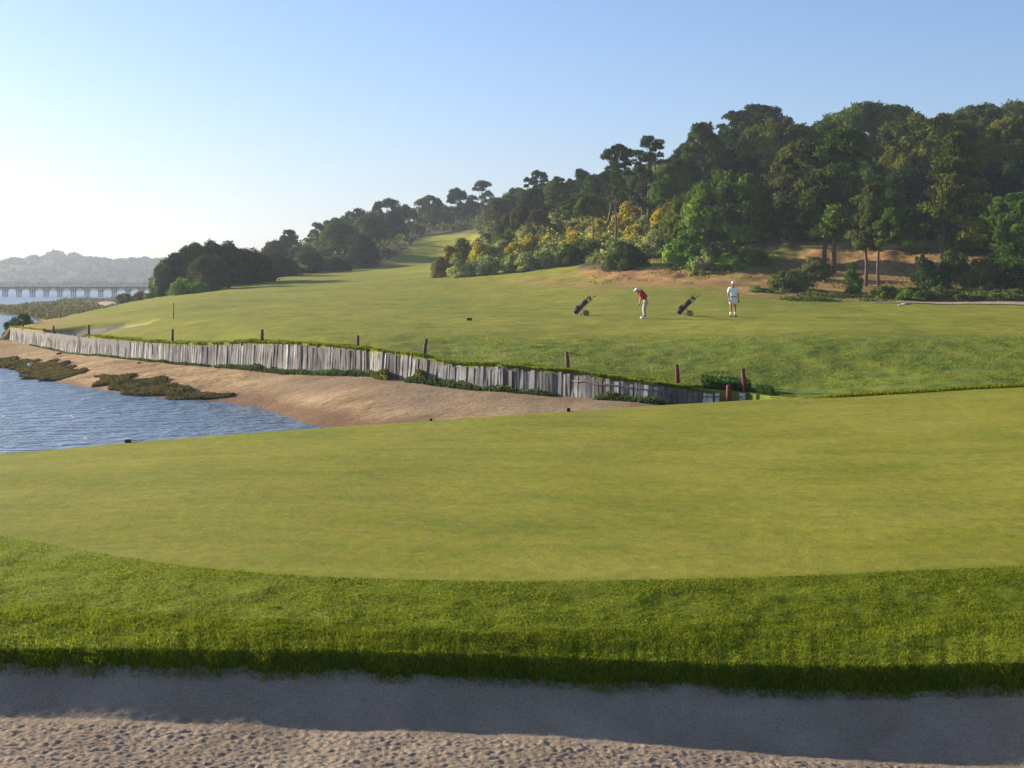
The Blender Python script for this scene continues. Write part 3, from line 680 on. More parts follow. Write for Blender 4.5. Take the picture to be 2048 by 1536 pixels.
T('sparse', 612, 655, 447, 515, 634, 245, MD, 'thin pine with sky gaps at the lower left ridge', group=G3)
T('pine', 556, 602, 461, 520, 582, 225, DK, 'small pointed dark pine standing up on the low ridge', group=G3)
T('round', 520, 580, 484, 545, 550, 205, DR, 'hazy grey green tree right of the big dark domed tree')
T('round', 585, 650, 495, 550, 620, 215, DR, 'dull green tree below the thin pine on the low ridge')
T('round', 640, 720, 448, 530, 680, 228, MD, 'green tree on the slope above the fairway end')
T('round', 700, 785, 430, 520, 745, 245, DR, 'dull green tree left of the sunlit grass mound')
T('round', 745, 815, 425, 488, 780, 262, DK, 'dark tree behind the crest of the sunlit grass mound')
T('round', 640, 700, 515, 546, 665, 205, DK, 'dark tree at the end of the fairway, left of the grass mound')
T('round', 690, 756, 472, 540, 720, 214, DK, 'dark tree touching the left foot of the grass mound')
T('round', 586, 650, 505, 552, 618, 192, DK, 'round dark green tree hiding the far fairway corner')
T('round', 500, 600, 510, 565, 545, 178, DK, 'dark tree between the big domed tree and the fairway corner')
T('umbrella', 318, 520, 489, 570, 420, 150, DK, 'big dark domed tree at the left end of the fairway by the water', name='evergreen_tree', thick=1.2)
T('round', 316, 392, 512, 600, 352, 147, DK, 'dark low tree under the left side of the big domed tree', name='evergreen_tree')
T('round', 312, 352, 550, 600, 332, 143, DK, 'small dark tree at the water end of the tree group')
T('round', 430, 545, 502, 592, 490, 152, DK, 'dark tree under the right side of the big domed tree')
T('round', 375, 455, 515, 592, 412, 139, DR, 'pale green rounded tree in front of the big dark domed tree')

# shrubs on the slope
Yl = (.82, .60, .015); Yd = (.60, .44, .02)
Gs, Gy, Gb = 'grey green shrubs along the fairway', 'yellow flowering broom shrubs', 'shrubs at the foot of the right hill'
SH = [
 (862, 896, 516, 556, 146, BW, 'brownish shrub, leftmost of the row where shrubs meet the fairway', None, Gs),
 (884, 930, 495, 545, 150, OL, 'broom shrub with orange yellow blooms at the left tip of the shrub slope', Yd, Gy),
 (898, 952, 520, 558, 143, GY, 'grey green shrub second in the row along the fairway edge', None, Gs),
 (935, 985, 488, 530, 156, YO, 'broom shrub with small yellow blooms above the grey shrub row', Yl, Gy),
 (905, 960, 480, 520, 160, OL, 'olive shrub behind the leftmost yellow broom', None, Gs),
 (952, 1003, 514, 550, 142, GY, 'rounded grey shrub third in the row along the fairway edge', None, Gs),
 (1003, 1037, 512, 543, 141, GY, 'small pale grey shrub fourth in the row along the fairway edge', None, Gs),
 (1030, 1078, 506, 542, 140, GY, 'pale sage shrub fifth in the row along the fairway edge', None, Gs),
 (1060, 1118, 502, 536, 141, GY, 'pale sage shrub sixth in the row along the fairway edge', None, Gs),
 (975, 1030, 482, 518, 156, GY, 'sage shrub on the second tier above the grey row', None, Gs),
 (1010, 1062, 486, 516, 152, OL, 'olive broom shrub with some blooms on the second tier left of the brightest broom', Yd, Gy),
 (1040, 1092, 472, 504, 155, OL, 'broom shrub with strong yellow top, left of the three brightest', Yl, Gy),
 (1078, 1132, 474, 508, 152, OL, 'broom shrub with strong yellow top, middle of the three brightest', Yl, Gy),
 (1116, 1180, 470, 520, 145, MD, 'broom shrub with strong yellow top, right of the three brightest', Yl, Gy),
 (1114, 1176, 492, 534, 138, DK, 'dark green shrub under the three brightest brooms', None, Gs),
 (1160, 1226, 486, 532, 138, DK, 'dark shaded shrub right of the brightest brooms', None, Gs),
 (1175, 1232, 468, 505, 146, GY, 'sage shrub with a few blooms right of the brightest brooms', Yd, Gy),
 (1215, 1300, 488, 546, 124, DK, 'large dark shrub on the brown bank behind the red-shirted golfer', None, Gb),
 (1240, 1300, 455, 495, 140, MD, 'broom shrub with a small yellow patch above the large dark shrub', Yl, Gy),
 (1285, 1340, 462, 508, 132, GY, 'sage shrub between the large dark shrub and the green round bush', None, Gs),
 (1322, 1432, 466, 530, 121, BR, 'deep green glossy round bush below the large domed pine', None, Gb),
 (1300, 1345, 424, 460, 142, OL, 'broom shrub with yellow top left of the large domed pine', Yl, Gy),
 (1260, 1312, 435, 468, 146, GY, 'sage shrub high on the shrub slope', None, Gs),
 (1215, 1270, 440, 475, 150, OL, 'broom shrub high on the slope below the leaning pine', Yd, Gy),
 (1225, 1290, 410, 445, 156, OL, 'broom shrub with yellow top nearest the leaning skyline pine', Yl, Gy),
 (1170, 1225, 442, 480, 152, GY, 'sage broom shrub with pale blooms in the middle of the shrub slope', Yd, Gy),
 (1130, 1180, 448, 482, 158, OL, 'olive broom shrub with scattered blooms above the three brightest brooms', Yd, Gy),
 (1080, 1135, 450, 482, 162, DR, 'dull shrub around the small brownish stone pines', None, Gs),
 (1030, 1085, 452, 486, 165, GY, 'grey shrub beneath the left brownish stone pine', None, Gs),
 (985, 1040, 462, 496, 168, MD, 'green shrub right of the far raised tee', None, Gs),
 (940, 995, 468, 502, 178, DR, 'dull shrub just right below the far raised tee', None, Gs),
 (1345, 1400, 430, 475, 135, OL, 'olive shrub in shade under the small olive stone pine', None, Gs),
 (1180, 1240, 415, 450, 165, MD, 'green shrub under the small flat-topped stone pine', None, Gs),
 (1310, 1370, 400, 435, 148, MD, 'green shrub under the small bright green stone pine', None, Gs),
 (1380, 1410, 515, 533, 117, GY, 'little grey tuft shrub at the foot of the deep green bush', None, Gb),
 (1398, 1432, 500, 530, 118, GY, 'small sage shrub at the left foot of the domed pine trunks', None, Gb),
 (1432, 1490, 508, 536, 117, BR, 'low yellow green shrub at the foot of the domed pine trunks', None, Gb),
 (1480, 1540, 495, 530, 121, MD, 'green shrub right of the domed pine trunks', None, Gb),
 (1535, 1625, 542, 566, 105, DR, 'olive shrub at the left end of the bare reddish bank', None, Gb),
 (1595, 1660, 516, 538, 112, DR, 'green shrub below the tall open pine pair', None, Gb),
 (1690, 1728, 528, 570, 104, MD, 'upright green bush left of the slender pines on the bank', None, Gb),
 (1830, 1900, 520, 562, 105, DK, 'dark bush at the foot of the tall conical pine', None, Gb),
 (1870, 1940, 505, 545, 108, DR, 'green bush right of the conical pine trunk', None, Gb),
 (1930, 2000, 520, 565, 104, DR, 'dull bush on the shaded bank left of the right edge trees', None, Gb),
 (1985, 2070, 535, 572, 103, DK, 'low green bush at the right edge of the shaded bank', None, Gb),
 (1735, 1795, 572, 590, 100, DR, 'low scrub patch at the bottom of the bank, left part', None, Gb),
 (1850, 1930, 575, 600, 98.5, DR, 'low scrub patch at the bottom of the bank above the path, middle', None, Gb),
 (1940, 2060, 580, 604, 98, DR, 'low scrub patch at the bottom of the bank above the path, right', None, Gb),
 (1790, 1860, 575, 600, 98.5, MD, 'low scrub patch at the bottom of the bank above the pale path, left', None, Gb),
 (1495, 1548, 575, 587, 103, BR, 'flat green weed mound on the sandy patch right of the white-clothed golfer', None, Gb),
 (340, 420, 560, 598, 136, BR, 'light green shrub at the base of the big dark domed tree', None, 'shrubs at the edge of the fairway by the marsh'),
 (232, 272, 588, 606, 160, DR, 'small dark shrub above the beach patch by the bridge', None, 'shrubs at the edge of the fairway by the marsh'),
 (262, 300, 584, 600, 158, BW, 'brownish shrub near the right end of the bridge', None, 'shrubs at the edge of the fairway by the marsh'),
 (290, 330, 583, 602, 150, MD, 'green shrub left of the tree group by the bridge', None, 'shrubs at the edge of the fairway by the marsh'),
 (6, 66, 630, 672, 92, DK, 'dark bush at the far left end of the plank wall by the water', None, 'shrubs at the edge of the fairway by the marsh')]
for a in SH: shrub(a[0], a[1], a[2], a[3], a[4], a[5], a[6], a[7], a[8])

# undergrowth covering the wooded slopes (uncountable)
rg = np.random.default_rng(11)
def undergrowth(name, label, n, pr, yr, cond, size, cols, m='leaf', lift=.5):
    p = rg.uniform(*pr, n); Y = np.exp(rg.uniform(math.log(yr[0]), math.log(yr[1]), n)); X = (p - CX) / F * Y
    Z = land_z(X, Y); q = HY + (CZ - Z) / Y * F; cl = fbm(X * .35, Y * .35, 2, 19)
    k = cond(p, q, Y, X, cl); X, Y, Z, cl = X[k], Y[k], Z[k], cl[k]
    nn = np.tile([0, -.3, .8], (len(X), 1)); Z = Z + rg.random(len(X)) * lift * (.4 + np.clip(cl + .4, 0, 1.6))
    V, Q = cards(np.stack([X, Y, Z], 1), nn, size * rg.uniform(.6, 1.4, len(X)) * (Y / 120) ** .5, rg, 1.6, .3)
    o = ob(name, mesh(name, V, Q, smooth_=False), M[m]); o.color = (*cols, 1); return tag(o, label, 'undergrowth', kind='stuff')
hd = lambda p: interp(p, [(300, 592), (420, 572), (560, 552), (700, 538), (760, 530), (860, 462), (960, 462), (961, 545), (1040, 535), (1130, 526), (1220, 530), (1300, 518), (1420, 520), (1530, 508), (1600, 490), (1700, 488), (1860, 490), (2048, 500), (2700, 500)])
undergrowth('undergrowth', 'dense dark green undergrowth between the trees on the hillside', 150000, (300, 2500), (108, 340), lambda p, q, Y, X, c: (q < hd(p) - 14 * (p > 1500)) & (c > -.55), .34, DR, lift=1.3)
undergrowth('dry_scrub', 'sparse low scrub and dry weeds on the reddish bank', 60000, (1180, 2500), (96, 126), lambda p, q, Y, X, c: (q < 588 - 20 * (p < 1500)) & (q > hd(p) - 10) & (c > .10) & (rg.random(len(p)) < .35), .11, OL, lift=.22)
undergrowth('dry_scrub', 'strip of low green and brown scrub along the far side of the pale path', 30000, (1560, 2500), (94, 104), lambda p, q, Y, X, c: (q < 603) & (q > 584) & (c > .05), .13, DR, lift=.22)
undergrowth('heath_carpet', 'carpet of low sage and olive heath plants over the yellow flowering slope', 60000, (960, 1400), (128, 200), lambda p, q, Y, X, c: (q < hd(p) - 2) & (q > 405) & (c > -.5), .24, (.26, .31, .08), lift=1.0)
undergrowth('heath_bloom', 'loose sprinkle of small yellow flowers over the heath slope', 8000, (1020, 1400), (132, 195), lambda p, q, Y, X, c: (q < hd(p) - 12) & (q > 425) & (c > .05), .13, (.72, .60, .05), 'flower', lift=1.4)

n = 16000; pk = rg.uniform(1560, 2500, n); X_, Y_, Z_ = fg_surface(pk, rg.uniform(28.8, 30.2, n))
V, Fc = blades(np.stack([X_, Y_, Z_ - .01], 1), (.03 + .05 * rg.random(n)) * smooth(1560, 1700, pk), rg.uniform(.01, .02, n), 1.0, rg)
tag(ob('rim_grass', mesh('rim_grass', V, Fc, smooth_=False), M['blade']), 'thin line of longer dark grass along the far right rim of the near green', 'grass', kind='stuff')
# path
pp = np.linspace(1742, 2700, 160); u = np.linspace(0, 1, 8); U, PP = np.meshgrid(u, pp, indexing='ij')
ya = interp(PP, [(1742, 95.3), (2048, 92.0), (2700, 88)]); yb_ = interp(PP, [(1742, 95.6), (1850, 95.8), (2048, 95.3), (2700, 92)]); YP = ya + (yb_ - ya) * U + .15 * noise(PP * .05, U, 3); XP = (PP - CX) / F * YP
ZP = land_z(XP, YP) + .05
tag(ob('path', mesh('path', np.stack([XP, YP, ZP], -1).reshape(-1, 3), gridfaces(8, 160)), M['path']), kind='structure')

# grass overhanging the wall top, weeds at the wall foot
n = 60000; p = rg.uniform(20, 1640, n); off = rg.random(n) ** 2 * 1.1; Y = interp(p, wallY_t) + .02 + off; X = (p - CX) / F * Y
cl = fbm(X * 1.2, Y * 1.2, 2, 33); Z = land_z(X, Y); k = cl > -.35; X, Y, Z, cl, off = X[k], Y[k], Z[k], cl[k], off[k]
V, Fc = blades(np.stack([X, Y - .06 * (off < .15), Z - .03], 1), (.04 + .06 * rg.random(len(X)) + .12 * np.clip(cl, 0, 1)) * (1 - .5 * off) * (1 - .8 * ((X > 5.2) & (off < .4))), rg.uniform(.03, .06, len(X)), 1.3, rg, .5)
tag(ob('wall_top_grass', mesh('wall_top_grass', V, Fc, smooth_=False), M['blade']), 'ragged longer grass hanging over the top of the plank wall', 'grass', kind='stuff')
n = 160000; p = rg.uniform(860, 2500, n); Y = np.exp(rg.uniform(math.log(42), math.log(62), n)); X = (p - CX) / F * Y; cl = fbm(X * .8, Y * .7, 3, 34); Z = land_z(X, Y); q = HY + (CZ - Z) / Y * F
k = (Y > interp(p, wallY_t) + .3) & (q > 672 + 10 * cl) & (rg.random(n) < .45 + .8 * cl) & (q < 790); X, Y, Z, cl = X[k], Y[k], Z[k], cl[k]
V, Fc = blades(np.stack([X, Y, Z - .02], 1), .02 + .045 * rg.random(len(X)), rg.uniform(.02, .045, len(X)), 1.4, rg)
tag(ob('bank_grass', mesh('bank_grass', V, Fc, smooth_=False), M['blade']), 'tufts of rough grass on the slope above the plank wall', 'grass', kind='stuff')
WEED = [(1405, 1500, .42, 1.4, .6, 'low dark green creeper on the bank above the broken end of the wall', 'creeper'), (1515, 1545, .30, .9, .3, 'dark leafy tuft past the right end of the wall', 'leafy_tuft')]
for a, b, hgt, dep, o_, lab, nm in WEED:
    n = 2600; p = rg.uniform(a, b, n); Y = interp(p, wallY_t) + .25 + rg.random(n) * dep; X = (p - CX) / F * Y; Z = land_z(X, Y) + rg.random(n) * hgt * .6
    V, Q = cards(np.stack([X, Y, Z], 1), np.tile([0, 0, 1.], (n, 1)), .09, rg); o = ob(nm, mesh(nm, V, Q, smooth_=False), M['leaf']); o.color = (.045, .10, .015, 1); tag(o, lab, 'plant', kind='stuff')
def foot(nm, lab, segs, hgt, col, n):
    P = []
    for a, b, w_, hh_ in segs:
        p = rg.uniform(a, b, int(n * (b - a) / 100)); Y = interp(p, wallY_t) - .16 - rg.random(len(p)) ** 1.5 * w_; X = (p - CX) / F * Y
        env = np.sin(np.pi * (p - a) / (b - a)) ** .5 * (1 + .6 * fbm(X * 1.5, Y * 0, 2, 35))
        P.append(np.stack([X, Y, beach_z(X, Y) + rg.random(len(p)) * hh_ * .6 * env.clip(.15)], 1))
    P = np.concatenate(P); V, Q = cards(P, np.tile([0, -.3, .6], (len(P), 1)), .10 * rg.uniform(.6, 1.4, len(P)), rg, 1.8, .3)
    o = ob(nm, mesh(nm, V, Q, smooth_=False), M['leaf']); o.color = (*col, 1); return tag(o, lab, 'plant', kind='stuff')
foot('wall_foot_weeds', 'green weeds growing along the foot of the plank wall', [(430, 500, .5, .2), (480, 570, .5, .30), (560, 660, .5, .22), (640, 745, .6, .30), (810, 880, .6, .35), (870, 960, .5, .28), (940, 1040, .4, .18), (1030, 1110, .4, .18), (1190, 1270, .5, .2), (1250, 1340, .5, .22), (255, 420, .3, .10), (60, 250, .3, .06)], .4, (.075, .115, .035), 1500)
foot('yellow_green_weeds', 'bright yellow green grassy weeds against the bright part of the wall', [(738, 778, .6, .40), (828, 850, .4, .65), (1205, 1240, .4, .3)], .4, (.14, .15, .03), 3500)

# marsh mats by the water's edge
def in_poly(px, py, poly):
    c = np.zeros(len(px), bool); j = len(poly) - 1
    for i in range(len(poly)):
        xi, yi = poly[i]; xj, yj = poly[j]
        k = ((yi > py) != (yj > py)) & (px < (xj - xi) * (py - yi) / (yj - yi + 1e-9) + xi); c ^= k; j = i
    return c
def mat_patch(poly, lab, n):
    poly = [(x, y + 5) for x, y in poly]
    xs = [p[0] for p in poly]; ys = [p[1] for p in poly]; W_ = []
    for (x, y) in poly:
        Y = hit(x, y, lambda a, b: np.maximum(beach_z(a, b), 0), 38., 110.)[0]
        W_.append(((x - CX) / F * Y, Y))
    wx = [a for a, b in W_]; wy = [b for a, b in W_]
    X = rg.uniform(min(wx), max(wx), n * 4); Y = rg.uniform(min(wy), max(wy), n * 4)
    wob = .5 * noise(X * .8, Y * .8, 3); k = in_poly(X + wob, Y + wob, W_); X, Y = X[k][:n], Y[k][:n]
    cl = fbm(X * .7, Y * .7, 3, 44); Z = np.maximum(beach_z(X, Y), 0) + rg.random(len(X)) * (.03 + .075 * np.clip(cl + .3, 0, 1.3))
    V, Q = cards(np.stack([X, Y, Z], 1), np.tile([0, 0, .6], (len(X), 1)), .13, rg, 1.5, .4)
    o = ob('marsh_plants', mesh('marsh_plants', V, Q, smooth_=False), M['leaf']); o.color = (.115, .098, .032, 1); tag(o, lab, 'marsh plants', kind='stuff')
mat_patch([(-80, 716), (0, 714), (60, 715), (110, 721), (150, 733), (162, 746), (110, 757), (60, 753), (42, 743), (30, 735), (0, 730), (-80, 732)], 'dark olive mat of marsh plants at the left edge where beach meets water', 16000)
mat_patch([(188, 750), (260, 748), (330, 763), (400, 778), (464, 788), (455, 795), (340, 794), (262, 782), (200, 768)], 'long dark olive strip of marsh plants along the waterline', 16000)

# far marsh island
pxm = np.linspace(-500, 330, 180); ym = np.exp(np.linspace(math.log(128), math.log(330), 120)); Ym, Pm = np.meshgrid(ym, pxm, indexing='ij'); Xm = (Pm - CX) / F * Ym
top = interp(Pm, [(-500, 616), (0, 613), (100, 606), (160, 599), (250, 597), (330, 594)]); bot = interp(Pm, [(-500, 626), (0, 629), (60, 636), (90, 645), (150, 650), (330, 650)])
q = HY + CZ / Ym * F; Zm = .45 * smooth(0, 5, q - top + 3 * noise(Pm * .03, Ym * .02, 4)) * smooth(0, 5, bot - q + 4 * noise(Pm * .04, Ym * .05, 6)) - .12 + .08 * fbm(Xm * .2, Ym * .1, 2, 8)
sd = smooth(1.2, .7, np.sqrt(((Pm - 212) / 20) ** 2 + ((q - 611) / 5) ** 2))
tag(ob('marsh', mesh('marsh', np.stack([Xm, Ym, Zm], -1).reshape(-1, 3), gridfaces(120, 180), dict(sand=sd)), M['marsh']), kind='structure')
n = 60000; p = rg.uniform(-450, 330, n); Y = np.exp(rg.uniform(math.log(130), math.log(320), n)); q = HY + CZ / Y * F; X = (p - CX) / F * Y; cl = fbm(X * .15, Y * .08, 3, 12)
tp = np.interp(p, pxm, top[0]); bt = np.interp(p, pxm, bot[0]); k = (q > tp + 1) & (q < bt - 1) & (cl > -.15) & (np.sqrt(((p - 212) / 22) ** 2 + ((q - 611) / 6) ** 2) > 1)
V, Q = cards(np.stack([X[k], Y[k], .25 + rg.random(k.sum()) * .5 * np.clip(cl[k] + .3, .1, 1.2)], 1), np.tile([0, 0, .5], (k.sum(), 1)), .38, rg)
o = ob('marsh_plants', mesh('marsh_plants', V, Q, smooth_=False), M['leaf']); o.color = (.12, .115, .035, 1); tag(o, 'olive and rusty marsh plants on the low island in front of the bridge', 'marsh plants', kind='stuff')

# far shore: flats behind the bridge and the hazy hill
def strip(name, X, Y, Z, m, at=None): return tag(ob(name, mesh(name, np.stack([X, Y, Z], -1).reshape(-1, 3), gridfaces(*X.shape), at), m), kind='structure')
xf = np.linspace(-900, 600, 150); yf = np.linspace(520, 1000, 60); XF, YF = np.meshgrid(xf, yf); PF = XF / YF * F + CX
near = interp(PF, [(-300, 640), (60, 640), (90, 560), (330, 600), (600, 640)]); ZF = .6 * smooth(0, 20, YF - near) - .2 + .8 * smooth(850, 960, YF) + .1 * noise(XF * .02, YF * .02, 3)
strip('far_flats', XF, YF, ZF, M['marsh'], dict(sand=.9 * smooth(.1, .45, noise(XF * .012, YF * .006, 9)) * smooth(820, 900, YF)))
xh = np.linspace(-1500, 900, 260); yh = np.linspace(940, 1700, 60); XH, YH = np.meshgrid(xh, yh); PH = XH / 1250 * F + CX
cre = CZ + (HY - interp(PH, [(-1500, 560), (-400, 552), (-100, 545), (0, 536), (40, 529), (75, 524), (110, 519), (150, 520), (200, 526), (340, 526), (600, 520), (3000, 520)])) / F * 1250
ZH = cre * smooth(940, 1230, YH + 40 * noise(XH * .004, YH * .004, 5)) * (1 + .10 * fbm(XH * .01, YH * .01, 2, 6)) - .3
strip('hills', XH, YH, ZH, M['hill'], dict(sand=.8 * smooth(.25, .5, noise(XH * .01, YH * .02, 19)) * smooth(1010, 960, YH)))
n = 1700; X = rg.uniform(-900, 500, n); Y = rg.uniform(975, 1290, n); P = []; Nn = []; Sz = []
def hillz(X, Y):
    cre = CZ + (HY - interp(X / 1250 * F + CX, [(-1500, 560), (-400, 552), (-100, 545), (0, 536), (40, 529), (75, 524), (110, 519), (150, 520), (200, 526), (340, 526), (600, 520), (3000, 520)])) / F * 1250
    return cre * smooth(940, 1230, Y)
big = [(112, 508, 11), (106, 512, 10), (148, 513, 10), (140, 518, 8), (158, 517, 8), (86, 520, 7), (95, 516, 8), (125, 516, 8), (180, 522, 7), (290, 518, 6), (265, 520, 6), (10, 532, 6), (40, 526, 5), (60, 524, 5)]
X = np.r_[X, [(b[0] - CX) / F * 1240 for b in big]]; Y = np.r_[Y, [1240.] * len(big)]; Z = hillz(X, Y) + 1.5; R = rg.uniform(2.4, 4.4, len(X))
for i, b in enumerate(big): Z[n + i] = CZ + (HY - b[1]) / F * 1240 - b[2] * .15; R[n + i] = b[2] * .62
for i in range(len(X)):
    m_ = 60 if i < n else 260
    d = sphere_pts(m_, rg, -.3); P.append(np.array([X[i], Y[i], Z[i]]) + d * R[i] * rg.uniform(.7, 1.1, m_)[:, None] * [1.15, 1.15, .75]); Nn.append(d)
P = np.concatenate(P); Nn = np.concatenate(Nn)
V, Q = cards(P, Nn, 1.7 * rg.uniform(.6, 1.4, len(P)), rg, 1.2); o = ob('distant_wood', mesh('distant_wood', V, Q, smooth_=False), M['leaf']); o.color = (.05, .065, .025, 1)
tag(o, 'far hazy wood covering the hill beyond the bridge', 'wood', kind='stuff')

# ---------------------------------------------------------------- plank retaining wall
root_p = W(756, 752, 50.4); wall = empty('retaining_wall', (root_p[0], root_p[1], root_p[2]))
tag(wall, 'long low retaining wall of weathered grey-white upright planks between beach and fairway', 'wall')
poly = [((p - CX) / F * Y, Y, p) for p, Y, _, _ in WALL]
seg = []; 
for (xa, ya_, pa), (xb, yb_2, pb) in zip(poly[:-1], poly[1:]):
    L = math.hypot(xb - xa, yb_2 - ya_); nst = max(1, int(L / .03))
    for i in range(nst): t_ = i / nst; seg.append((xa + (xb - xa) * t_, ya_ + (yb_2 - ya_) * t_, pa + (pb - pa) * t_, math.atan2(yb_2 - ya_, xb - xa)))
pl = MB(); brk = MB(); acc = 0; rail = MB(); rp = []
nxt = 0; R_ = random.Random(3)
lean_n = 0
for i, (x, y, p, a) in enumerate(seg):
    d = i * .03
    if d < nxt: continue
    wd = R_.choice([.10, .12, .14, .17, .20]) * R_.uniform(.9, 1.1); nxt = d + wd * R_.uniform(.90, .985)
    zt = float(np.interp(p, *zip(*wallzt))); zb = float(np.interp(p, *zip(*wallzb))); broken = p > 1405
    if p > 1395 and R_.random() < (.12 if p < 1440 else .30): continue
    hgt = zt - zb + R_.uniform(-.09, .03) - .02 + (.0 if not broken else R_.uniform(-.02, .14)); ln = R_.gauss(0, .018) + .045 * math.sin(d * .55) + (R_.uniform(-.13, .13) if R_.random() < .05 else 0)
    back = .05 + R_.uniform(-.03, .03) + (.10 * R_.random() if R_.random() < .1 else 0)
    if 20 <= p < 260: ln += -.05; back += .05
    Mx = Matrix.Rotation(a + R_.gauss(0, .10), 3, 'Z') @ Matrix.Rotation(ln, 3, 'Y') @ Matrix.Rotation(-back, 3, 'X')
    c = Vector((x, y - .07 + R_.uniform(-.02, .02), zb)) + Mx @ Vector((0, 0, (hgt - .25) / 2)) - Vector(root_p)
    (brk if broken else pl).box(c, (wd * .93, R_.uniform(.035, .06), hgt + .25), Mx, R_.uniform(.86, 1.0))
    rp.append((x - root_p[0], y - .125 - root_p[1], zb + hgt * .74 - root_p[2] + 0.0, p))
pl.build('plank_facing', M['plank'], wall, smooth_=False)
bk = MB()
for (xa, ya_, pa), (xb, yb_2, pb) in zip(poly[:-1], poly[1:]):
    if pa > 1395: continue
    z0_ = [float(np.interp(q_, *zip(*wallzb))) for q_ in (pa, pb)]; z1_ = [float(np.interp(q_, *zip(*wallzt))) - .06 for q_ in (pa, pb)]
    V_ = [(x_ - root_p[0], y_ + o_ - root_p[1], z_ - root_p[2]) for o_ in (-.005, -.03) for x_, y_, z_ in ((xa, ya_, z0_[0] - .3), (xb, yb_2, z0_[1] - .3), (xb, yb_2, z1_[1]), (xa, ya_, z1_[0]))]
    bk.add(V_, [(0, 1, 2, 3), (7, 6, 5, 4), (3, 2, 6, 7), (0, 4, 5, 1), (1, 5, 6, 2), (0, 3, 7, 4)])
bk.build('backing_board', M['rail'], wall, smooth_=False)
b_ = brk.build('broken_planks', M['plank_light'], wall, smooth_=False); b_['label'] = 'gapped broken planks at the right end of the wall'
sel = [r[:3] for r in rp if 1140 < r[3] < 1500]; rail.tube(sel[::3] + [sel[-1]], .016, 5); rail.build('rail', M['rail'], wall)

# ---------------------------------------------------------------- posts
def post(px, ytop, ybot, lean, w, m, lab, group='wooden posts along the plank wall', name='wooden_post', Y=None):
    b = on_land(px, ybot) if Y is None else Vector(((px - CX) / F * Y, Y, CZ - (ybot - HY) / F * Y))
    h = (ybot - ytop) / F * b.y; mb = MB()
    mb.tube([(0, 0, -.3), (lean * h * .5, 0, h * .5), (lean * h, 0, h)], [w * .5, w * .48, w * .45], 8)
    o = mb.build(name, M[m], None, b); tag(o, lab, 'post', group); return o
post(46, 650, 659, 0, .13, 'post', 'tiny dark post at the left end of the plank wall')
post(107, 651, 668, 0, .14, 'post', 'dark post in front of the fairway sand bunker, left of two')
post(178, 650, 671, -.03, .14, 'post', 'dark post in front of the fairway sand bunker, right of two')
post(345, 661, 687, 0, .13, 'post', 'dark upright post on the wall, first one right of the fairway bunker')
post(524, 659, 684, 0, .15, 'post', 'thick dark post on a small grass hump at the wall top')
post(716, 672, 697, -.03, .12, 'post', 'brown post above the wall just left of its bright corner')
post(848, 677, 708, .15, .13, 'post', 'brown post leaning right above the bright wall section')
post(1137, 704, 736, -.14, .13, 'post', 'brown post leaning left midway along the right half of the wall')
post(1357, 729, 770, -.10, .13, 'red_post', 'reddish post leaning left near the broken end of the wall')
post(1457, 770, 808, .01, .15, 'red_post', 'short red post standing between the broken planks', Y=41.0)
post(1491, 737, 793, -.10, .13, 'red_post', 'tall red post at the right end of the wall', Y=41.3)
post(347, 605, 638, 0, .05, 'post', 'thin upright marker stake in the fairway beyond the wall', None, 'marker_stake')
post(121, 620, 636, 0, .08, 'post', 'small thin stake at the fairway edge next to the marsh', None, 'marker_stake')
# markers standing at the rim of the near green
def stub(px, ytop, w, h, lab, grp='dark stubs at the rim of the near green'):
    e = float(interp(px, e_s)); ze = float(interp(px, ze_t)); Ye = Yz(e, ze); s_ = Ye / F; zt_ = CZ - (ytop - HY) * s_; Xc = (px - CX) * s_
    mb = MB(); hh_ = zt_ - ze + .05; mb.box((0, 0, hh_ / 2 - .01), (w * s_, w * s_, hh_ + .02)); mb.box((0, 0, hh_ + .004), (w * s_ * 1.15, w * s_ * 1.15, .012), None, .8)
    tag(mb.build('marker_block', M['dark'], None, (Xc, Ye - .02, ze - .05), smooth_=False), lab, 'marker', grp)
stub(257, 880, 10, 8, 'small black block on the left rim of the near green against the water')
stub(862, 838, 5, 4, 'tiny dark stub on the rim of the near green in front of the beach')
stub(1137, 817, 7, 5, 'small black stub on the rim of the near green below the plank wall')
b = on_land(939, 641); mb = MB(); mb.box((0, 0, .055), (.26, .16, .11), None, .9); mb.box((0, 0, .118), (.20, .11, .018), None, .85)
tag(mb.build('marker_box', M['dark'], None, b, smooth_=False), 'small flat black box lying on the open fairway', 'marker')
b = on_land(1812, 610)
def rock(name, c, r, m, lab, cat='rock', grp=None):
    mb = MB(); n_ = 12; V = []
    mb.ball((0, 0, r[2] * .4), r, n_); v = mb.v[0]; v *= (1 + .22 * noise(v[:, 0] * 3 / r[0] + c[0], v[:, 1] * 3 / r[1] + v[:, 2] * 4, 3))[:, None]
    return tag(mb.build(name, M[m], None, c), lab, cat, grp)
rock('rock', b, (.34, .22, .10), 'stone', 'flat grey stone beside the pale path, larger right one', grp='stones beside the path')
rock('rock', on_land(1801, 611), (.18, .15, .06), 'stone', 'flat grey stone beside the pale path, smaller left one', grp='stones beside the path')
def on_beach(px, py):
    Y = hit(px, py, beach_z, 36)[0]; X = (px - CX) / F * Y; return Vector((X, Y, float(beach_z(np.array([X]), np.array([Y]))[0])))
rock('rock', on_beach(118, 708), (.17, .12, .06), 'post', 'dark clod on the beach near the wall\'s left end', grp='dark clods on the beach')
rock('rock', on_beach(278, 727), (.11, .09, .05), 'post', 'dark clod on the beach, the more central one', grp='dark clods on the beach')
rock('rock', on_beach(61, 735) + Vector((0, -.1, .1)), (.10, .07, .10), 'white_stone', 'small white stone on the left marsh plant mat')
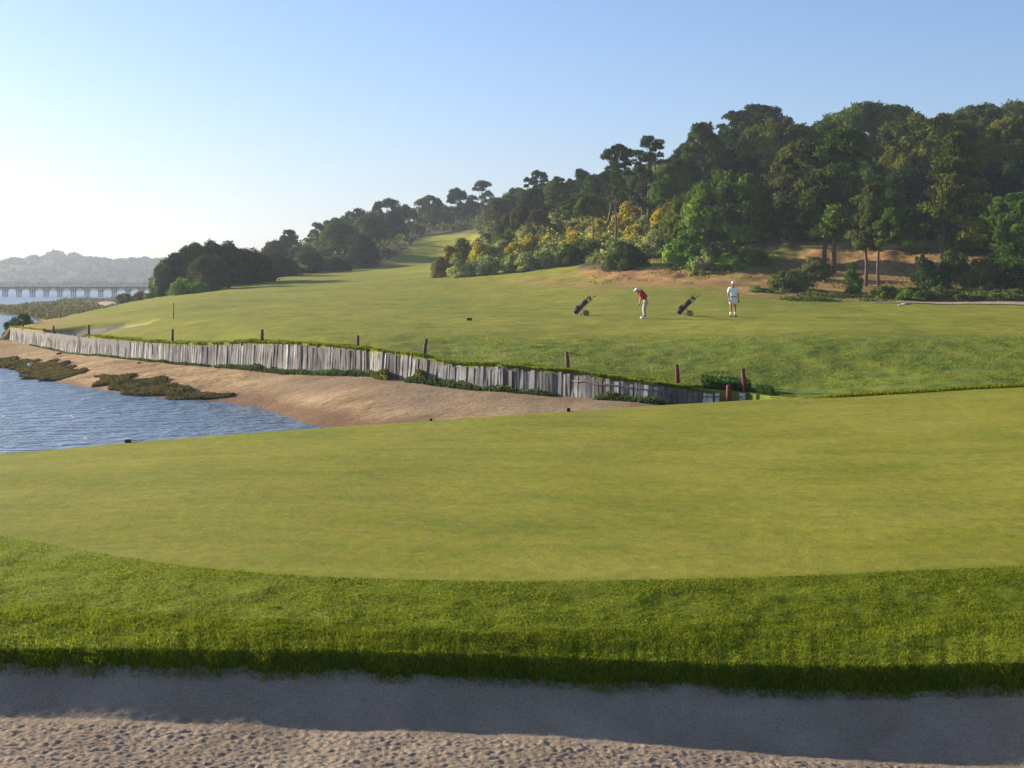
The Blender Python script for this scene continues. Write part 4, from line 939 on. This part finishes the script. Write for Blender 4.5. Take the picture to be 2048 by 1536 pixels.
# tiny distant person in yellow on the raised tee, a plain block and ball
p = W(939, 463, 298); gz = float(land_z(np.array([p[0]]), np.array([298.]))[0]); mb = MB(); mb.box((0, 0, .45), (.30, .25, .9), None, .85); mb.ball((0, 0, 1.02), (.14, .14, .14), 8)
tag(mb.build('tee_person', M['yellow'], None, (p[0], 298, gz)), 'tiny pale yellow person on the far raised tee', 'sign')
p = W(1297, 398, 152); 

# ---------------------------------------------------------------- footbridge
YB_ = 392.; br = empty('footbridge', ((150 - CX) / F * YB_, YB_, 0)); tag(br, 'long low wooden footbridge on many piers crossing the water at the far left', 'bridge')
bx0, bx1 = (-260 - 150) / F * YB_, (420 - 150) / F * YB_
dk = MB(); dk.box(((bx0 + bx1) / 2, 0, 2.55), (bx1 - bx0, 2.2, .35)); dk.box(((bx0 + bx1) / 2, -1.0, 2.32), (bx1 - bx0, .2, .3)); dk.build('deck', M['bridge'], br, smooth_=False)
for sy_ in (-1.05, 1.05):
    rl = MB(); rl.box(((bx0 + bx1) / 2, sy_, 3.75), (bx1 - bx0, .10, .12)); rl.box(((bx0 + bx1) / 2, sy_, 3.3), (bx1 - bx0, .06, .10)); rl.box(((bx0 + bx1) / 2, sy_, 3.0), (bx1 - bx0, .06, .10))
    k_ = bx0
    while k_ < bx1: rl.box((k_, sy_, 3.22), (.12, .10, 1.0)); k_ += 1.27
    rl.build('railing', M['bridge'], br, smooth_=False)
pm = MB()
for sy_ in (-.9, .9):
    for dx in (-.28, .28): pm.tube([(dx, sy_, -.8), (dx * .9, sy_, 2.4)], .17, 6)
    for sg in (-1, 1): pm.tube([(sg * .3, sy_, 1.1), (sg * .8, sy_, 1.9), (sg * 1.5, sy_, 2.3)], .10, 5)
pm.box((0, 0, 2.25), (.9, 2.4, .22))
pier0 = None
for i in range(24):
    px_ = 10.5 + 27.3 * (i - 9); 
    if px_ > 400: break
    o = pm.build('pier', M['bridge'], br, smooth_=False) if pier0 is None else pier0.copy()
    if pier0 is None: pier0 = o
    else: C.objects.link(o); o.parent = br
    o.location = ((px_ - 150) / F * YB_, 0, 0)

# ---------------------------------------------------------------- golfers
def skin(name, J, E, root, m, parent, sub=1):
    names = list(J); idx = {n_: i for i, n_ in enumerate(names)}
    me = bpy.data.meshes.new(name); me.from_pydata([J[n_][0] for n_ in names], [(idx[a], idx[b]) for a, b in E], [])
    o = bpy.data.objects.new(name, me); C.objects.link(o)
    o.modifiers.new('skin', 'SKIN').use_smooth_shade = True; s_ = o.modifiers.new('sub', 'SUBSURF'); s_.levels = s_.render_levels = sub
    sv = me.skin_vertices[0].data
    for n_ in names:
        r = J[n_][1]; sv[idx[n_]].radius = r if isinstance(r, tuple) else (r, r)
        sv[idx[n_]].use_root = n_ == root
    bpy.context.view_layer.update(); dg = bpy.context.evaluated_depsgraph_get()
    m2 = bpy.data.meshes.new_from_object(o.evaluated_get(dg)); m2.name = name
    o.modifiers.clear(); o.data = m2; m2.materials.clear(); m2.materials.append(m)
    for p_ in m2.polygons: p_.use_smooth = True
    o.parent = parent; return o
def hand(J, E, s, wrist, d, side, thumbdir):   # palm and five fingers continuing from the wrist
    w = Vector(wrist); d = Vector(d).normalized(); sd = Vector(side).normalized(); J[s + 'palm'] = (tuple(w + d * .055), (.034, .022)); E.append((s + 'wr', s + 'palm'))
    for i, (o_, L) in enumerate([(-.030, .062), (-.010, .074), (.010, .070), (.029, .055)]):
        b0 = w + d * .095 + sd * o_; b1 = b0 + d * L * .5 + Vector(thumbdir) * .008; b2 = b1 + (d * .6 + Vector(thumbdir) * .6) * L * .5
        J[f'{s}f{i}a'] = (tuple(b0), .010); J[f'{s}f{i}b'] = (tuple(b1), .009); J[f'{s}f{i}c'] = (tuple(b2), .007); E += [(s + 'palm', f'{s}f{i}a'), (f'{s}f{i}a', f'{s}f{i}b'), (f'{s}f{i}b', f'{s}f{i}c')]
    t0 = w + d * .04 - sd * .035 + Vector(thumbdir) * .01; t1 = t0 + d * .04 - sd * .012 + Vector(thumbdir) * .015
    J[s + 'ta'] = (tuple(t0), .012); J[s + 'tb'] = (tuple(t1), .009); E += [(s + 'palm', s + 'ta'), (s + 'ta', s + 'tb')]
def head_shape(c, fwd, m, parent, body):
    """nose, ears and eyes as one face piece welded to the body's head volume"""
    fwd = Vector(fwd).normalized(); up = Vector((0, 0, 1)); rt = fwd.cross(up).normalized(); up = rt.cross(fwd)
    mb = MB(); c = Vector(c)
    R3 = Matrix((rt, fwd, up)).transposed()
    def bit(nm, p_, r_, m_):
        q_ = MB(); q_.ball(p_, r_, 8, R3); q_.build(nm, m_, parent)
    bit('nose', c + fwd * .095 - up * .012, (.014, .022, .022), M['skin']); bit('mouth', c + fwd * .086 - up * .055, (.026, .010, .007), M['post'])
    for sg in (-1, 1): bit('ear', c + rt * sg * .083 - up * .01, (.012, .022, .032), M['skin']); bit('eye', c + fwd * .088 + rt * sg * .032 + up * .015, (.012, .008, .008), M['dark'])
# --- golfer in the red shirt, bent over a putt, facing left
g1 = on_land(1288, 636.5)
pr = empty('person', g1); tag(pr, 'golfer in red shirt and beige trousers bending forward over a putt', 'person')
J = {}; E = []
J['hip'] = ((.12, 0, .90), (.12, .10)); J['waist'] = ((.05, 0, 1.02), (.12, .10)); J['chest'] = ((-.10, 0, 1.20), (.165, .14)); J['neckb'] = ((-.21, 0, 1.315), .08)
J['neck'] = ((-.275, 0, 1.345), .052); J['head1'] = ((-.335, 0, 1.36), (.085, .078)); J['head2'] = ((-.375, 0, 1.41), (.088, .078))
E += [('hip', 'waist'), ('waist', 'chest'), ('chest', 'neckb'), ('neckb', 'neck'), ('neck', 'head1'), ('head1', 'head2')]
for s, y in (('L', -1), ('R', 1)):
    J[s + 'sh'] = ((-.17, .19 * y, 1.25), .065); J[s + 'el'] = ((-.16, .19 * y, .98), .045); J[s + 'wr'] = ((-.215, .035 * y, .77), .028)
    E += [('neckb', s + 'sh'), (s + 'sh', s + 'el'), (s + 'el', s + 'wr')]
    hand(J, E, s, J[s + 'wr'][0], (-.25, 0, -.9), (-.8, 0, .2), (.2, -y * .9, -.1))
    J[s + 'th'] = ((.09, .11 * y, .80), .095); J[s + 'kn'] = ((-.01, .14 * y, .48), .062); J[s + 'an'] = ((.04, .17 * y, .09), .042); J[s + 'toe'] = ((-.14, .19 * y, .035), .036); J[s + 'hl'] = ((.08, .17 * y, .04), .036)
    E += [('hip', s + 'th'), (s + 'th', s + 'kn'), (s + 'kn', s + 'an'), (s + 'an', s + 'toe'), (s + 'an', s + 'hl')]
skin('body', J, E, 'hip', M['skin'], pr)
head_shape((-.375, 0, 1.385), (-.72, 0, -.5), M['skin'], pr, None)
def cloth(name, keys, grow, m, par, J, E, root, over=None):
    JJ = {k: J[k] for k in keys}
    for k in JJ:
        r = JJ[k][1]; r = r if isinstance(r, tuple) else (r, r); JJ[k] = (JJ[k][0], (r[0] + grow, r[1] + grow))
    JJ.update(over or {}); EE = [e for e in E if e[0] in JJ and e[1] in JJ]
    return skin(name, JJ, EE, root, m, par)
def lerp(a, b, t_): return tuple(a[i] * (1 - t_) + b[i] * t_ for i in range(3))
ov = {}; E2 = list(E)
for s in 'LR':
    ov[s + 'sl'] = (lerp(J[s + 'sh'][0], J[s + 'el'][0], .75), .066); E2.append((s + 'sh', s + 'sl'))
cloth('shirt', ['waist', 'chest', 'neckb', 'Lsh', 'Rsh'], .040, M['red'], pr, J, E2, 'chest', dict(ov, waist=((.10, 0, .96), (.165, .15)), neckb=(J['neckb'][0], .088)))
ov = {'hip': ((.11, 0, .91), (.165, .14))}
for s in 'LR':
    ov[s + 'th'] = (J[s + 'th'][0], .118); ov[s + 'kn'] = (J[s + 'kn'][0], .092); ov[s + 'an'] = (lerp(J[s + 'an'][0], J[s + 'kn'][0], .02), .078)
cloth('trousers', ['hip', 'Lth', 'Rth', 'Lkn', 'Rkn', 'Lan', 'Ran'], .0, M['khaki'], pr, J, E, 'hip', ov)
def shoes(par, J, m):
    for s in 'LR':
        mb = MB(); t_, h_ = Vector(J[s + 'toe'][0]), Vector(J[s + 'hl'][0]); d = (t_ - h_); a = math.atan2(d.y, d.x); R3 = Matrix.Rotation(a, 3, 'Z')
        c = (t_ + h_) / 2; c.z = .04; mb.ball(c, (d.length * .5 + .05, .052, .045), 12, R3); mb.ball(h_ + Vector((0, 0, .03)), (.05, .045, .055), 10, R3); mb.box((c.x, c.y, .012), (d.length + .09, .095, .022), R3)
        mb.build('shoe', m, par)
shoes(pr, J, M['offwhite'])
mb = MB(); R3 = Matrix.Rotation(math.radians(-38), 3, 'Y'); mb.ball((-.385, 0, 1.425), (.108, .098, .075), 14, R3); mb.box(Vector((-.47, 0, 1.385)), (.12, .15, .014), R3); mb.build('cap', M['white'], pr)
mb = MB(); mb.ball((-.315, 0, 1.40), (.075, .084, .075), 12); mb.build('hair', M['hair'], pr)
club = MB(); hx, hz = -.235, .70; tipx = -.53
club.tube([(hx + .06, 0, hz + .13), (hx - .02, 0, hz - .06)], .016, 6); co = empty('golf_club', g1 + Vector((0, 0, 0))); tag(co, 'putter held by the golfer in the red shirt', 'golf club')
club.build('grip', M['dark'], co); c2 = MB(); c2.tube([(hx - .02, 0, hz - .06), (tipx, 0, .03)], .009, 6); c2.build('shaft', M['steel'], co); c3 = MB(); c3.box((tipx - .01, -.03, .022), (.035, .13, .032)); c3.build('club_head', M['steel'], co, smooth_=False)
# --- golfer in white, standing and watching, facing the camera
g2 = on_land(1466, 633.5)
pw = empty('person', g2); tag(pw, 'golfer in white shirt, white shorts and white cap standing and watching', 'person')
J = {}; E = []
J['hip'] = ((0, 0, .93), (.125, .085)); J['waist'] = ((0, 0, 1.08), (.120, .085)); J['chest'] = ((0, .01, 1.30), (.165, .115)); J['neckb'] = ((0, .015, 1.46), .075); J['neck'] = ((0, .01, 1.53), .052)
J['head1'] = ((0, -.005, 1.61), (.075, .085)); J['head2'] = ((0, -.005, 1.69), (.080, .09))
E += [('hip', 'waist'), ('waist', 'chest'), ('chest', 'neckb'), ('neckb', 'neck'), ('neck', 'head1'), ('head1', 'head2')]
for s, y in (('L', -1), ('R', 1)):
    J[s + 'sh'] = ((.20 * y, .015, 1.41), .062); J[s + 'el'] = ((.27 * y if y > 0 else -.23, .03, 1.13), .044); J[s + 'wr'] = ((.275 * y if y > 0 else -.21, -.04, .88), .028)
    E += [('neckb', s + 'sh'), (s + 'sh', s + 'el'), (s + 'el', s + 'wr')]
    hand(J, E, s, J[s + 'wr'][0], (0, -.1, -1), (0, 1, 0), (-y, 0, 0))
    J[s + 'th'] = ((.10 * y, 0, .82), .095); J[s + 'kn'] = ((.105 * y, -.01, .50), .060); J[s + 'an'] = ((.11 * y, .01, .09), .040); J[s + 'toe'] = ((.14 * y, -.15, .035), .036); J[s + 'hl'] = ((.11 * y, .05, .04), .036)
    E += [('hip', s + 'th'), (s + 'th', s + 'kn'), (s + 'kn', s + 'an'), (s + 'an', s + 'toe'), (s + 'an', s + 'hl')]
skin('body', J, E, 'hip', M['skin'], pw)
head_shape((0, -.01, 1.645), (0, -1, -.1), M['skin'], pw, None)
ov = {}; E2 = list(E)
for s in 'LR':
    ov[s + 'sl'] = (lerp(J[s + 'sh'][0], J[s + 'el'][0], .8), .070); E2.append((s + 'sh', s + 'sl'))
E2.append(('waist', 'hem'))
cloth('shirt', ['waist', 'chest', 'neckb', 'Lsh', 'Rsh'], .030, M['white'], pw, J, E2, 'chest', dict(ov, waist=((0, 0, 1.10), (.178, .135)), hem=((0, 0, .91), (.188, .145))))
ov = {'hip': ((0, 0, .97), (.180, .140))}
E.append(('hip', 'top')); ov['top'] = ((0, 0, 1.07), (.172, .13))
for s, y in (('L', -1), ('R', 1)):
    ov[s + 'th'] = ((.105 * y, 0, .80), .120); ov[s + 'kn'] = ((.12 * y, -.01, .60), .108)
cloth('shorts', ['hip', 'Lth', 'Rth', 'Lkn', 'Rkn'], 0, M['offwhite'], pw, J, E, 'hip', ov)
mb = MB(); mb.tube([(0, 0, 1.0), (0, 0, 1.035)], .200, 18); v = mb.v[0]; v[:, 1] *= .78; mb.build('belt', M['belt'], pw)
for s, y in (('L', -1), ('R', 1)):
    mb = MB(); mb.tube([(.11 * y, .01, .07), (.11 * y, .01, .15), (.108 * y, .005, .24)], [.050, .050, .060], 10); mb.build('sock', M['white'], pw)
shoes(pw, J, M['shoe_dark'])
mb = MB(); mb.ball((0, 0, 1.735), (.092, .102, .075), 14); mb.box((0, -.125, 1.715), (.15, .12, .014)); mb.build('cap', M['white'], pw)
gl = MB(); gl.ball((.275, -.05, .80), (.035, .045, .075), 10); gl.build('glove', M['dark'], pw)

# ---------------------------------------------------------------- golf trolleys
def trolley(px, py, lab, variant):
    g_ = on_land(px, py); r = empty('golf_trolley', g_); tag(r, lab, 'golf trolley', 'golf trolleys with bags on the fairway')
    d = Vector((.70, 0, .72)).normalized(); b0 = Vector((-.36, 0, .16)); L = .88
    up = Vector((-.72, 0, .70)).normalized()
    bag = MB(); bag.tube([b0 - d * .02, b0 + d * .03, b0 + d * .25, b0 + d * .6, b0 + d * .84, b0 + d * L], [.10, .135, .13, .12, .135, .13], 12)
    bg = bag.build('bag', M['bagblack'], r)
    pk = MB(); Rm = Matrix((d, Vector((0, 1, 0)), up)).transposed()
    pk.ball(b0 + d * .24 + up * .10, (.20, .13, .09), 12, Rm); pk.ball(b0 + d * .22 + Vector((0, -.12, 0)), (.17, .07, .11), 12, Rm); pk.build('pocket', M['bagblack' if variant else 'baggrey'], bg)
    pk = MB(); pk.ball(b0 + d * .52 + Vector((0, -.10, 0)) + up * .02, (.20, .06, .06), 12, Rm); pk.build('pocket', M['bagred' if variant else 'baggrey'], bg)
    rim_ = MB(); rim_.tube([b0 + d * (L - .05), b0 + d * (L + .015)], .142, 12); rim_.build('bag_collar', M['baggrey'], bg)
    cl_ = MB(); R2 = random.Random(px)
    for i in range(7):
        o_ = Vector((0, R2.uniform(-.08, .08), 0)) + up * R2.uniform(-.08, .08); l2 = L + R2.uniform(.12, .26) + (.06 if i == 0 else 0); q0, q1 = b0 + d * (L - .1) + o_, b0 + d * l2 + o_ * 1.3
        cl_.tube([q0, q1], .008, 5)
        if i < 3: cl_.ball(q1, (.075, .045, .055), 8, Rm)
        else: cl_.box(q1 + up * .02, (.035, .02, .075), Rm)
    co_ = cl_.build('golf_clubs', M['dark' if not variant else 'baggrey'], r)
    fr_ = MB(); a0 = b0 - up * .16 - d * .02; dn = -up
    fr_.tube([b0 + dn * .15 - d * .03, b0 + dn * .15 + d * .85, b0 + dn * .15 + d * 1.02 + Vector((.05, 0, .0)), b0 + dn * .13 + d * 1.30], .015, 6)
    fr_.tube([b0 + d * .42 + dn * .14, (.24, -.26, .16)], .012, 5); fr_.tube([b0 + d * .42 + dn * .14, (.24, .26, .16)], .012, 5); fr_.tube([b0 + d * .05 + dn * .14, (.05, 0, .12), (.24, 0, .15)], .012, 5)
    fr_.tube([b0 + d * .05 + dn * .14 + Vector((0, -.14, 0)), b0 + d * .05 + dn * .14 + Vector((0, .14, 0))], .014, 5); fr_.tube([(-.02, 0, .14), (-.02, 0, .02)], .012, 5)
    fr_.tube([(.24, -.3, .145), (.24, .3, .145)], .012, 5); fr_.build('frame', M['steel'], r)
    hd_ = MB(); q = b0 + dn * .13 + d * 1.30; hd_.tube([q - d * .08, q, q + Vector((.10, 0, .02))], .022, 7); hd_.build('handle', M['dark'], r)
    fw = MB(); fw.tube([(-.05, -.05, .07), (-.05, .05, .07)], .07, 10); fw.build('front_wheel', M['offwhite'], r)
    for y in (-.30, .30):
        xw = .26 if y < 0 else .22
        c = Vector((xw, y, .145)); wr = empty_part('wheel', c, r)
        ty = MB(); pts = [(math.cos(t_) * .122, 0, math.sin(t_) * .122) for t_ in np.linspace(0, 2 * math.pi, 19)]; ty.tube(pts, .023, 6, cap=False); ty.build('tyre', M['tyre'], wr)
        rm = MB(); rm.tube([(0, -.025, 0), (0, .025, 0)], .035, 8)
        for k_ in range(8): t_ = k_ * math.pi / 4; rm.tube([(0, 0, 0), (math.cos(t_) * .11, 0, math.sin(t_) * .11)], .009, 4)
        rm.build('rim', M['baggrey'], wr)
def empty_part(name, loc, parent):
    o = bpy.data.objects.new(name, None); C.objects.link(o); o.parent = parent; o.location = loc; o.rotation_euler = (0, 0, .45); return o
trolley(1163, 631.5, 'golf trolley with dark grey bag left of the red-shirted golfer', 0)
trolley(1370, 632, 'golf trolley with black and maroon bag between the two golfers', 1)

# ---------------------------------------------------------------- air, light, camera
me = bpy.data.meshes.new('haze'); x0, x1, y0, y1, z0, z1 = -1600, 1300, -40, 1780, -1.9, 62
me.from_pydata([(x, y, z) for z in (z0, z1) for y in (y0, y1) for x in (x0, x1)], [], [(0, 2, 3, 1), (4, 5, 7, 6), (0, 1, 5, 4), (1, 3, 7, 5), (3, 2, 6, 7), (2, 0, 4, 6)])
m, nt = newmat('haze_air'); v = N(nt, 'ShaderNodeVolumePrincipled', Density=HAZE, Anisotropy=.35); v.inputs['Color'].default_value = (.80, .88, 1, 1); o_ = nt.nodes.new('ShaderNodeOutputMaterial'); nt.links.new(v.outputs[0], o_.inputs['Volume'])
tag(ob('haze', me, m), 'thin sea haze over the whole scene', 'haze', kind='stuff')

w = bpy.data.worlds.new('World'); bpy.context.scene.world = w; w.use_nodes = True; nt = w.node_tree; bg = nt.nodes['Background']
sky = nt.nodes.new('ShaderNodeTexSky'); sky.sky_type = 'NISHITA'; sky.sun_disc = False; sky.sun_elevation = SUN_EL; sky.sun_rotation = SUN_AZ; sky.air_density = 1.0; sky.dust_density = 1.0; sky.ozone_density = 4.0
tm = nt.nodes.new('ShaderNodeMix'); tm.data_type = 'RGBA'; tm.blend_type = 'MULTIPLY'; tm.inputs[0].default_value = 1; tm.inputs[7].default_value = (1.06, 1.0, 1.12, 1); nt.links.new(sky.outputs[0], tm.inputs[6]); nt.links.new(tm.outputs[2], bg.inputs[0]); bg.inputs[1].default_value = SKY
ld = bpy.data.lights.new('sun', 'SUN'); ld.energy = SUN; ld.angle = math.radians(.5); ld.color = (1, .90, .74); lo = bpy.data.objects.new('sun', ld); C.objects.link(lo)
D = Vector((math.sin(SUN_AZ) * math.cos(SUN_EL), math.cos(SUN_AZ) * math.cos(SUN_EL), math.sin(SUN_EL))); lo.rotation_euler = D.to_track_quat('Z', 'Y').to_euler(); lo.location = (-20, 20, 40)
cd = bpy.data.cameras.new('camera'); cam = bpy.data.objects.new('camera', cd); C.objects.link(cam); cam.location = (0, 0, CZ); cam.rotation_euler = (math.pi / 2, 0, 0)
cd.sensor_width = 36; cd.lens = 36 * F / 2048; cd.shift_y = -(768 - HY) / 2048; cd.clip_start = .1; cd.clip_end = 20000
sc = bpy.context.scene; sc.camera = cam; vs = sc.view_settings; vs.view_transform = 'Standard'; vs.look = 'None'; vs.exposure = EXPO; vs.gamma = 1; vs.use_curve_mapping = False
sc.render.engine = 'CYCLES'; sc.cycles.use_denoising = True; sc.cycles.max_bounces = 6; sc.cycles.transmission_bounces = 4; sc.cycles.volume_bounces = 0; sc.cycles.transparent_max_bounces = 6
sc.cycles.volume_step_rate = 1; sc.render.use_persistent_data = False
